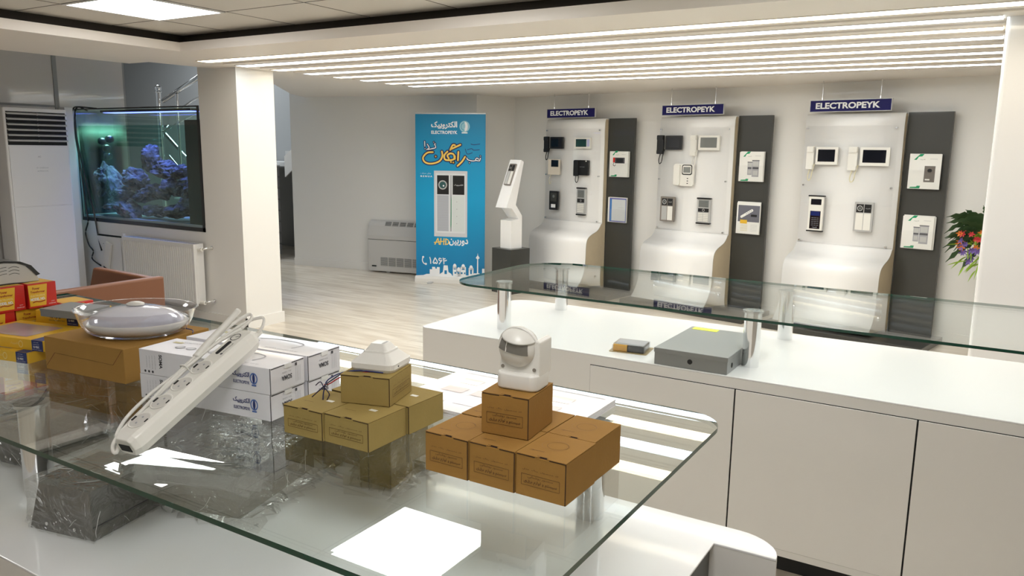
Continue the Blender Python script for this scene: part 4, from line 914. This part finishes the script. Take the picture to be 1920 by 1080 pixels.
b = MB(); F = B_; b.rect(.228, .555, .635, 1.33, mat('printed housing', (.62, .62, .64), .4), F, .0003); b.rect(.250, .60, .612, 1.30, mat('printed housing light', (.72, .73, .74), .4), F, .0006)
b.rect(.266, 1.054, .410, 1.277, black, F, .0009); b.rect(.457, 1.054, .600, 1.277, black, F, .0009); b.rect(.266, .62, .408, 1.045, mat('printed grille', (.46, .48, .52), .4), F, .0009)
for i in range(26): b.rect(.268, .63+.0162*i, .402, .634+.0162*i, inkl, F, .0012)
b.rect(.428, .62, .444, 1.28, inkl, F, .0009); b.poly([(.432, .64), (.442, .70), (.444, 1.0), (.438, 1.04)], gm, F, .0012); b.rect(.457, .62, .600, 1.045, mat('printed plate', (.66, .70, .68), .4), F, .0009)
b.disc((.335, 1.165), .054, silver, F, .0012, 28, .040); b.disc((.335, 1.165), .038, mat('teal lens print', (.03, .10, .10), .3), F, .0013, 24); b.disc((.345, 1.155), .010, wt, F, .0015, 12)
b.text(fa('الکتروپیک'), .022, wt, F @ Matrix.Translation((.528, 1.165, .0012)), width=.11)
for i in range(4): b.disc((.508, .97-.085*i), .005, inkl, F, .0012, 10)
b.text(fa('پنل ساده'), .018, wt, F @ Matrix.Translation((.125, 1.295, .0005)), width=.13); b.text('R E N U A', .020, wt, F @ Matrix.Translation((.135, 1.262, .0005)), width=.145, bold=.03)
b.build('product_picture', sh_)
b = MB()
for s, e in (((.235, .455), (.275, .535)), ((.275, .535), (.292, .455)), ((.225, .48), (.30, .492)), ((.305, .455), (.312, .535)), ((.345, .455), (.350, .535)), ((.300, .495), (.36, .498)), ((.372, .46), (.372, .53))): b.line(s, e, .012, yl, F, .0005)
b.stroke([(.372, .53), (.405, .51), (.400, .47), (.365, .46)], .011, yl, F, .0006)
b.text(fa('دوربین'), .085, wt, F @ Matrix.Translation((.53, .492, .0005)), width=.235, bold=.03)
for d_pts in ([(.172, .298), (.180, .270), (.183, .226)], [(.238, .296), (.222, .262), (.214, .238), (.228, .228), (.240, .240), (.252, .227), (.266, .240), (.258, .266), (.238, .296)], [(.314, .288), (.292, .292), (.286, .272), (.304, .264), (.322, .268), (.306, .248), (.290, .224)], [(.338, .296), (.346, .262), (.348, .226)], [(.343, .272), (.352, .288), (.364, .290)], [(.343, .268), (.362, .264), (.380, .272)]): b.stroke(d_pts, .0125, wt, F, .0005)
b.stroke([(.085, .30), (.078, .26), (.095, .225), (.125, .215)], .012, wt, F, .0005); b.disc((.088, .300), .013, wt, F, .0006, 12); b.disc((.122, .217), .013, wt, F, .0006, 12)
b.build('slogan_and_phone_number', sh_)
b = MB(); 
sk = [(0, .072), (BW, .072), (BW, .105), (.80, .115), (.785, .135), (.773, .13), (.771, .30), (.79, .315), (.770, .345), (.766, .375), (.762, .345), (.742, .315), (.760, .30), (.757, .13), (.72, .13), (.71, .10), (.56, .10), (.47, .10), (.455, .085), (.44, .11), (.405, .13), (.395, .21), (.345, .21), (.335, .13), (.30, .105), (.285, .09), (.20, .10), (.13, .095), (.09, .08)]
b.poly(sk, wt, F, .0003)
for x0, x1, z1 in ((.17, .20, .155), (.20, .24, .185), (.24, .26, .165), (.26, .295, .185), (.46, .505, .20), (.515, .55, .15), (.555, .62, .20), (.655, .715, .19), (.50, .56, .13), (.82, .85, .19)): b.rect(x0, .08, x1, z1, wt, F, .0005)
for x, z in ((.483, .20), (.588, .20), (.685, .19), (.532, .16)): b.disc((x, z), .022, wt, F, .0005, 16, None, .035)
for x0, z0, x1, z1 in ((.355, .105, .385, .15), (.47, .165, .498, .175), (.57, .165, .605, .175), (.675, .12, .695, .17), (.48, .115, .50, .135), (.52, .115, .54, .135), (.56, .115, .58, .135), (.60, .115, .615, .135)): b.rect(x0, z0, x1, z1, bannm, F, .0009)
b.build('skyline_print', sh_)

t = thing('sample_pedestal', 'white angular pedestal on dark cube base with a small door station sample', 'pedestal', (-4.587, 7.45, 0), math.radians(-14))
s_ = .150
MB().box((-s_, -s_, 0), (s_, s_, .50), dgrey).build('cube_base', t, bevel=.002)
P2 = Matrix(((0, 0, 1, 0), (1, 0, 0, 0), (0, 1, 0, 0), (0, 0, 0, 1)))
b = MB(); b.prism([(-.085, .50), (.085, .50), (.085, .86), (-.015, .985), (.10, 1.455), (.055, 1.475), (-.165, .955), (-.075, .945), (.035, .825), (-.085, .81)], -.085, .085, whiteb, M=P2); b.build('white_body', t, bevel=.002)
d_ = V((0, .22, .52)).normalized(); SM = FR((0, -.012, 1.31), (1, 0, 0), tuple(d_))
b = MB(); b.prism(rrect(-.050, -.125, .050, .125, .006), 0, .02, mat('taupe metal', (.27, .24, .21), .35, metal=.4), M=SM); b.build('sample_housing', t)
b = MB(); b.rect(-.042, .04, -.003, .11, black, SM, .0208); b.rect(.003, .04, .042, .11, black, SM, .0208); b.rect(-.042, -.115, -.003, .035, plg, SM, .0208); b.rect(.003, -.115, .042, .035, plw, SM, .0208); b.disc((-.022, .075), .012, silver, SM, .0212, 18, .008); b.build('sample_plates', t)
tag(MB().box((-4.32, 6.80, 0), (-4.06, 6.98, .012), dgrey).build('dark_floor_patch'), 'small flat dark grey patch on the floor behind the left end of the far counter', 'floor plate')  # thin dark grey box flat on the floor

t = thing('fan_coil_unit', 'grey white floor standing fan coil unit against the wall beside the banner', 'fan coil', (-6.85, 7.605, 0), math.atan(.19))
fc = mat('fan coil enamel', (.56, .55, .53), .4); W_ = 1.20
b = MB(); b.prism([(0, .02), (.17, .02), (.17, .672), (.10, .672), (.055, .655), (.02, .60), (0, .48)], 0, W_, fc, M=Matrix(((0, 0, 1, 0), (1, 0, 0, 0), (0, 1, 0, 0), (0, 0, 0, 1)))); b.build('casing', t, bevel=.004)
b = MB(); b.box((.0, -.002, .425), (W_, .001, .430), dark); b.box((.0, -.004, .055), (.012, .0, .42), fc); b.build('front_panel_joint', t)
sl = FR((0, .0, 0), (1, 0, 0), (0, .045, .055)); d2 = V((0, .035, .055)).normalized()
for i in range(8):
    x = .24+.105*i; S2 = FR((x, .0215, .604), (1, 0, 0), tuple(d2)); b = MB(); b.rect(0, .002, .085, .060, dark, S2, .0015)
    for j in range(4): b.prism([(0, .006+.014*j), (.085, .006+.014*j), (.085, .011+.014*j), (0, .011+.014*j)], .0015, .004, plg, M=S2)
    b.build('air_outlet', t)
for i in range(8):
    x = .185+.115*i; b = MB(); b.box((x, -.003, .09), (x+.10, .001, .20), mat('vent dark grey', (.16, .16, .155), .6))
    for j in range(7): b.box((x, -.006, .094+.0155*j), (x+.10, -.002, .100+.0155*j), plg)
    b.build('air_inlet', t)
b = MB(); b.box((.055, -.004, .075), (.12, 0, .092), dark); b.text('fan coil', .012, dark, front((.09, .012, .545)), width=.07); b.build('badge', t)
for x in (.25, W_-.28): MB().box((x, .03, 0), (x+.05, .14, .021), plg).build('foot', t)

# ================================================================ LEFT SIDE
t = thing('standing_air_conditioner', 'tall white floor standing air conditioner with dark louvres against the left wall', 'air conditioner', (-7.86, 3.71, 0))
acw = mat('air conditioner enamel', (.90, .90, .90), .35, coat=.1)
MB().box((0, 0, 0), (.235, .57, 1.90), acw).build('cabinet', t, bevel=.012, seg=3)
MB().box((.232, .02, .05), (.243, .55, 1.00), acw).build('lower_front_panel', t, bevel=.002)
MB().box((.232, .02, 1.006), (.243, .55, 1.555), acw).build('upper_front_panel', t, bevel=.002)
b = MB(); b.box((.225, .02, 1.565), (.237, .55, 1.865), dark); b.build('louvre_recess', t)
for i in range(6):
    z = 1.605+.048*i; b = MB(); b.add([(.236, .02, z), (.236, .55, z), (.262, .55, z-.008), (.262, .02, z-.008), (.236, .02, z+.012), (.236, .55, z+.012), (.262, .55, z+.006), (.262, .02, z+.006)], [(0, 1, 2, 3), (4, 7, 6, 5), (0, 3, 7, 4), (1, 5, 6, 2), (2, 6, 7, 3), (0, 4, 5, 1)], plg); b.box((.262, .275, z-.01), (.266, .285, z+.012), plg); b.build('louvre', t)
b = MB(); F = rightf((.2438, .28, 1.46)); b.text('AC', .014, inkl, F); b.text('air conditioner', .014, mat('faint grey print', (.52, .53, .54), .5), F @ Matrix.Translation((.02, -.10, 0)), width=.11); b.text('silent', .012, MATS['faint grey print'], F @ Matrix.Translation((.02, -.13, 0)), width=.10); b.build('print', t)

# aquarium set in the wall
AXL, AXR, AZ0, AZ1, AYF, AYB = -7.875, -5.965, .824, 1.925, 4.50, 5.02
t = thing('aquarium', 'large rock aquarium with black frame and blue light set above the radiator', 'aquarium', (AXL, AYF, AZ0))
W_, D_, H_ = AXR-AXL, AYB-AYF, AZ1-AZ0
MB().box((.004, .0, .03), (W_-.004, .012, H_-.004), tankg).build('front_pane', t)
MB().box((.004, D_-.012, .03), (W_-.004, D_, H_-.004), tankg).build('rear_pane', t)
MB().box((0, .013, .03), (.012, D_-.013, H_-.004), tankg).build('left_pane', t)
MB().box((W_-.012, .013, .03), (W_, D_-.013, H_-.004), tankg).build('right_pane', t)
MB().box((0, 0, 0), (W_, D_, .03), black).build('base_tray', t)
b = MB(); b.box((0, -.003, .0), (.016, .0, H_), black).box((W_-.03, -.004, 0), (W_, .0, H_), black).box((.0, -.004, 0), (W_, 0, .034), black).box((0, -.003, H_-.012), (W_, 0, H_), black); b.build('front_frame', t)
MB().box((.02, .016, .05), (W_-.02, D_-.016, H_-.165), tankw).build('water', t)
b = MB(); b.box((.014, .014, .030), (W_-.014, D_-.014, .055), mat('pale gravel', (.42, .42, .50), .8, bump=.6, bscale=90)); b.build('gravel', t)
MB().box((W_-.25, .03, .05), (W_-.013, D_-.02, H_-.12), black).build('overflow_column', t)
b = MB(); b.box((.14, .18, H_-.030), (W_-.36, .34, H_-.008), black); lbr_ = b.build('light_bar', t)
MB().box((.16, .20, H_-.034), (W_-.38, .32, H_-.0305), emit('blue tank led', (.12, .16, 1.0), 5)).build('light_diffuser', lbr_)
b = MB()
for x, z in ((.07, .79), (.20, .81), (.14, .72), (.155, .64)): b.lathe([(.0, -.03), (.03, -.03), (.04, 0), (.03, .03), (0, .03)], black, 16, M=FR((x, .22, z), (1, 0, 0), (0, 0, 1)))
b.build('circulation_pump', t)
l = bpy.data.lights.new('aquarium_lamp', 'AREA'); l.energy = 8; l.shape = 'RECTANGLE'; l.size = 1.5; l.size_y = .15; l.color = (.25, .28, 1.0); l.spread = 1.7
lo = bpy.data.objects.new('aquarium_lamp', l); COL.objects.link(lo); lo.parent = t; lo.location = (W_/2-.1, .26, H_-.045)
l = bpy.data.lights.new('aquarium_side_fill', 'AREA'); l.energy = 4.5; l.shape = 'RECTANGLE'; l.size = .14; l.size_y = .40; l.color = (.60, 1.0, .80); l.spread = 1.9  # mint fill added to brighten the tank's left wall, not a real lamp
lo = bpy.data.objects.new('aquarium_side_fill', l); COL.objects.link(lo); lo.parent = t; lo.location = (.12, .30, H_-.05)
random.seed(11)
def rock(label, x, y, z, sx, sy, sz, rz, ry):
    bm = bmesh.new(); bmesh.ops.create_icosphere(bm, subdivisions=4, radius=1)
    sd = random.random()*50
    for v in bm.verts:
        n_ = noise.fractal(v.co*1.3+V((sd, 0, 0)), .8, 2.2, 5); v.co *= 1+.42*n_; v.co.x *= sx; v.co.y *= sy; v.co.z *= sz
    me = bpy.data.meshes.new('reef_rock'); bm.to_mesh(me); bm.free(); me.materials.append(rockm)
    for p in me.polygons: p.use_smooth = False
    o = bpy.data.objects.new('reef_rock', me); COL.objects.link(o); o.location = (AXL+x, AYF+y, AZ0+z); o.rotation_euler = (0, ry, rz)
    tag(o, label, 'rock', 'rocks piled in the aquarium')
RK = [(.62, .10, .12, 'bottom left of the pile'), (.42, .13, .16, 'far left bottom of the pile'), (.16, .18, .40, 'leftmost, leaning on the glass'), (.30, .22, .33, 'second from the left, steeply leaning'), (.95, .16, .13, 'bottom centre of the pile'), (1.28, .14, .14, 'bottom right of centre'), (1.52, .15, .20, 'bottom right beside the black column'),
      (.56, .24, .42, 'left middle of the pile'), (.72, .22, .27, 'left middle under the tall rock'), (.80, .26, .62, 'tallest bright one standing on the pile'), (.98, .20, .32, 'flat one in the centre'), (1.08, .24, .50, 'upper centre of the pile'), (1.22, .20, .36, 'right of centre, lit blue'), (1.38, .24, .40, 'upper right of the pile'), (1.55, .20, .33, 'right end of the pile'), (1.02, .26, .56, 'small one on the upper centre'), (1.30, .22, .52, 'small upper right lit one'), (.46, .16, .29, 'small one near the left')]
for i, (x, y, z, lb) in enumerate(RK):
    big = 1.0; sx = random.uniform(.12, .19); sz = random.uniform(.06, .10)
    if 'small' in lb: sx, sz = .08, .06
    if 'tallest' in lb: sx, sz = .085, .13
    ry = random.uniform(-.4, .4)
    if 'leaning' in lb: sx, sz, ry = .19, .075, 1.0
    if 'leftmost' in lb: sx, sz, ry = .10, .15, .1
    rock('purple grey reef rock in the aquarium, '+lb, x, y, z, sx, .10, sz, random.uniform(-.3, .3), ry)
b = MB(); b.tube([(AXL+.30, AYF+.05, AZ1+.0), (AXL+.12, AYF-.01, AZ1+.015), (AXL+.01, AYF-.015, AZ1+.0), (AXL-.005, AYF-.02, AZ1-.12), (AXL+.06, AYF-.02, AZ1-.55), (AXL+.10, AYF-.02, AZ0+.15), (AXL+.12, AYF-.02, AZ0-.0), (AXL+.06, AYF-.02, .70), (AXL+.10, AYF-.02, .58), (AXL+.17, AYF-.02, .52), (AXL+.14, AYF-.02, .44), (AXL+.30, AYF-.03, .385)], .007, black, 7)
tag(b.build('power_cable'), 'thin black cable curling from the aquarium corner down to the wall hatch', 'cable')
b = MB(); b.tube([(AXL+.16, AYF+.04, AZ1-.02), (AXL+.05, AYF-.008, AZ1+.004), (AXL+.02, AYF-.012, AZ1-.25), (AXL+.14, AYF-.014, AZ1-.75), (AXL+.22, AYF-.014, AZ0+.10), (AXL+.27, AYF-.014, .66), (AXL+.33, AYF-.028, .54)], .008, black, 7)
tag(b.build('power_cable'), 'straighter black cable crossing the aquarium glass down to the socket strip', 'cable')
t = thing('access_hatch', 'open square metal hatch in the wall under the aquarium, left of the radiator', 'hatch', (-7.62, 4.5, .10))
MB().box((0, -.004, 0), (.46, .0, .60), dark).build('opening', t); MB().box((-.01, -.022, -.005), (.40, -.008, .585), wallp).build('door', t, bevel=.002)
MB().cyl((.11, -.022, .51), .008, .002, dark, 10, M=Matrix.Identity(4)).build('lock', t)
t = thing('socket_strip', 'short cream socket strip hanging slanted in front of the wall hatch', 'socket strip', (-7.47, 4.463, .37), rot=(0, math.radians(17), 0))
MB().box((-.045, -.012, 0), (.045, .012, .27), plw).build('housing', t, bevel=.006); b = MB(); b.box((-.03, -.014, -.002), (.02, -.011, .012), dark); b.build('slot', t); MB().tube([(0, 0, 0), (-.06, 0, -.06), (-.14, 0, -.12), (-.15, .01, -.25)], .008, plw, 7).build('cable', t)

t = thing('panel_radiator', 'white panel radiator with vertical flutes under the aquarium', 'radiator', (-7.03, 4.37, .17))
W_ = 1.06; H_ = .55; rad = mat('radiator enamel', (.74, .73, .71), .35, coat=.1)
b = MB(); n = 33; vs = []; pts = [(0, 0)]
for i in range(n): x = .02+(W_-.04)*i/n; dx = (W_-.04)/n; pts += [(x+dx*.15, 0), (x+dx*.35, .012), (x+dx*.65, .012), (x+dx*.85, 0)]
pts += [(W_, 0), (W_, .02), (0, .02)]
b.prism(pts, .035, H_-.03, rad); b.box((0, 0, 0), (W_, .02, .035), rad); b.box((0, 0, H_-.03), (W_, .02, H_), rad); b.build('front_panel', t)
MB().box((-.002, .02, .02), (0.004, .10, H_), rad).build('side_cover', t); MB().box((W_-.004, .02, .02), (W_+.002, .10, H_), rad).build('side_cover', t)
b = MB(); b.box((.0, .0, H_), (W_, .102, H_+.004), rad)
for i in range(30): b.box((.03+.034*i, .03, H_+.004), (.045+.034*i, .085, H_+.0046), ink)
b.build('top_grille', t); MB().box((.005, .075, .02), (W_-.005, .095, H_-.02), rad).build('rear_panel', t)
for z, nm in ((H_-.04, 'upper_valve'), (.03, 'lower_valve')):
    b = MB(); b.cyl((0, 0, 0), .018, .055, plw, 16, M=FR((W_+.0, .05, z), (0, 1, 0), (0, 0, 1))); b.tube([(W_+.05, .05, z), (W_+.075, .07, z+.008), (W_+.085, .127, z+.010)], .010, chrome, 8); b.cyl((0, 0, 0), .020, .004, chrome, 16, M=FR((W_+.085, .127, z+.010), (1, 0, 0), (0, 0, 1))); b.build(nm, t)
MB().cyl((-.055, .06, -.07), .014, .64, rad, 14).build('pipe', t)

# tan leather armchair behind the counter
t = thing('leather_armchair', 'low tan leather armchair seen from behind, in front of the radiator', 'armchair', (-4.24, 2.89, 0))
def pan(b, p, q, th, z0, z1, m): 
    d = (V(q)-V(p)).normalized(); n_ = V((-d.y, d.x))*th
    b.prism([tuple(V(p)), tuple(V(q)), tuple(V(q)+n_), tuple(V(p)+n_)], z0, z1, m); return b
b = MB(); b.box((-.055, -.80, .12), (0, 0, .80), tan); b.build('backrest', t, bevel=.012, seg=3)
b = MB(); b.prism([(-.72, .12), (-.055, .12), (-.055, .79), (-.66, .80), (-.72, .66)], .0, .055, tan, M=Matrix(((1, 0, 0, 0), (0, 0, -1, 0), (0, 1, 0, 0), (0, 0, 0, 1)))); b.build('armrest', t, bevel=.012, seg=3)
b = MB(); b.prism([(-.72, .12), (-.055, .12), (-.055, .72), (-.66, .72), (-.72, .60)], .745, .80, tan, M=Matrix(((1, 0, 0, 0), (0, 0, -1, 0), (0, 1, 0, 0), (0, 0, 0, 1)))); b.build('armrest', t, bevel=.012, seg=3)
MB().box((-.70, -.745, .20), (-.056, -.056, .42), tan).build('seat_cushion', t, bevel=.03, seg=3)
for x, y in ((-.66, -.74), (-.66, -.06), (-.06, -.74), (-.06, -.06)): MB().cyl((x, y, 0), .018, .121, chrome, 12).build('leg', t)

# staircase beyond the aquarium
t = thing('staircase', 'grey staircase with pale risers and landing seen through the aquarium', 'staircase', (-10.3, 6.45, 0))
stp = mat('pale stair stone', (.62, .63, .62), .4); b = MB()
for i in range(8): b.box((0, .21*i, .165*i), (1.25, 1.7, .165*(i+1)-.02), wallg); b.box((-.01, .21*i-.015, .165*(i+1)-.02), (1.26, .21*i+.23, .165*(i+1)), stp)
b.build('lower_flight', t)
MB().box((0, 1.70, 1.30), (1.5, 2.4, 1.36), stp).build('landing', t)
b = MB()
for i in range(4): b.box((1.5+.25*i, 1.6, 1.30+.165*i), (1.5+.25*(i+1), 2.4, 1.36+.165*(i+1)), stp)
b.add([(1.5, 1.58, 1.15), (2.5, 1.58, 1.85), (2.5, 1.58, 2.10), (1.5, 1.58, 1.45), (1.5, 1.6, 1.15), (2.5, 1.6, 1.85), (2.5, 1.6, 2.10), (1.5, 1.6, 1.45)], [(0, 1, 2, 3), (7, 6, 5, 4), (0, 4, 5, 1), (3, 2, 6, 7)], wallp); b.build('upper_flight', t)
t = thing('stair_railing', 'polished steel stair railing with round newel rising above the aquarium', 'railing', (-8.98, 6.2, 0))
b = MB(); b.cyl((0, 0, .0), .032, 2.22, chrome, 16); b.lathe([(.032, 2.22), (.042, 2.225), (.042, 2.235), (.03, 2.24), (.038, 2.26), (.042, 2.28), (.03, 2.305), (0, 2.315)], chrome, 16); b.build('newel_post', t)
MB().tube([(.09, 0, 2.12), (1.05, 0, 2.48)], .028, chrome, 10, smoothpath=False).build('handrail', t)
for q in (.36, .9): MB().cyl((q, 0, 1.2), .022, 1.0+.37*(q-.09)-.1, chrome, 12).build('baluster', t)
b = MB(); b.tube([(.36, 0, 2.0), (1.05, 0, 2.26)], .012, chrome, 8, smoothpath=False).tube([(.05, 0, 1.75), (1.05, 0, 2.08)], .012, chrome, 8, smoothpath=False); b.build('cross_bar', t)
b = MB(); b.tube([(-.05, .1, 1.72), (1.0, .1, .95)], .022, chrome, 8, smoothpath=False).tube([(.0, .1, 1.45), (1.0, .1, .68)], .012, chrome, 8, smoothpath=False).tube([(.0, .1, 1.2), (1.0, .1, .45)], .012, chrome, 8, smoothpath=False); b.build('lower_handrail', t)
for q in (.35, .75): MB().cyl((q, .1, .3), .018, 1.18-.72*q, chrome, 12).build('baluster', t)

# ================================================================ FLOWERS BY THE RIGHT PILLAR
t = thing('artificial_flower_arrangement', 'hanging artificial flowers with dark fern leaves half hidden by the right pillar', 'flowers', DW(.70, .20, .93), RZ)
random.seed(3); g1 = mat('dark leaf green', (.035, .075, .025), .5); g2 = mat('lime leaf green', (.30, .48, .04), .5)
def leaf(b, base, d, ln, wd_, m, droop=.3, serr=True):
    d = V(d).normalized(); s_ = d.cross(V((.15, 1, .25))).normalized(); pts = []; n_ = 9
    for i in range(n_+1):
        tt = i/n_; c = V(base)+d*ln*tt+V((0, 0, -droop*ln*tt*tt)); w2 = wd_*math.sin(PI*min(1, tt*.9+.08))*(1 if not serr or i % 2 else .45); pts.append((c-s_*w2, c, c+s_*w2))
    vs = [p for q in pts for p in q]; fs = []
    for i in range(n_):
        a = 3*i; fs += [(a, a+1, a+4, a+3), (a+1, a+2, a+5, a+4)]
    b.add([tuple(v) for v in vs], fs, m)
b = MB()
for i in range(34):
    a = math.radians(random.uniform(100, 260)); leaf(b, (random.uniform(-.02, .05), -.02, random.uniform(-.02, .2)), (math.cos(a), -.25+.2*math.sin(a), random.uniform(-.5, .35)), random.uniform(.17, .28), .034, g1, random.uniform(.1, .5))
for i in range(6): leaf(b, (random.uniform(-.0, .05), -.0, .15), (random.uniform(-.4, .3), -.2, 1), random.uniform(.1, .15), .02, g1, .1)
b.build('fern_leaves', t)
b = MB()
for i in range(46):
    a = random.uniform(-1, 1); leaf(b, (random.uniform(-.12, .10), random.uniform(-.10, 0), random.uniform(-.25, .06)), (random.uniform(-.8, .5), random.uniform(-.6, .1), random.uniform(-1.2, .1)), random.uniform(.07, .15), .006, g2, random.uniform(.1, .5), False)
for i in range(8): leaf(b, (random.uniform(-.08, .08), -.06, random.uniform(-.05, .05)), (random.uniform(-1, .5), -.5, .2), .09, .022, g2, .4, False)
b.build('grass_leaves', t)
for nm, colr, n_, zr in (('orange_flowers', (.75, .22, .04), 10, (-.08, .12)), ('red_flowers', (.55, .04, .05), 7, (-.02, .07)), ('purple_flowers', (.16, .10, .34), 14, (-.18, -.0))):
    mm_ = mat(nm, colr, .6); b = MB()
    for i in range(n_):
        c = V((random.uniform(-.15, .08), random.uniform(-.16, -.06), random.uniform(*zr)))
        for k in range(6): a = 2*PI*k/6; leaf(b, c, (math.cos(a), -.6, math.sin(a)), random.uniform(.025, .04), .007, mm_, 0, False)
    b.build(nm, t)
b = MB(); b.lathe([(.0, -.10), (.05, -.10), (.075, .0), (.08, .05), (.07, .05), (.04, -.08), (0, -.09)], whiteb, 24, M=Matrix.Translation((.12, .06, -.02))); b.box((.10, .06, -.06), (.14, .30, -.02), brushed); b.build('wall_vase', t)
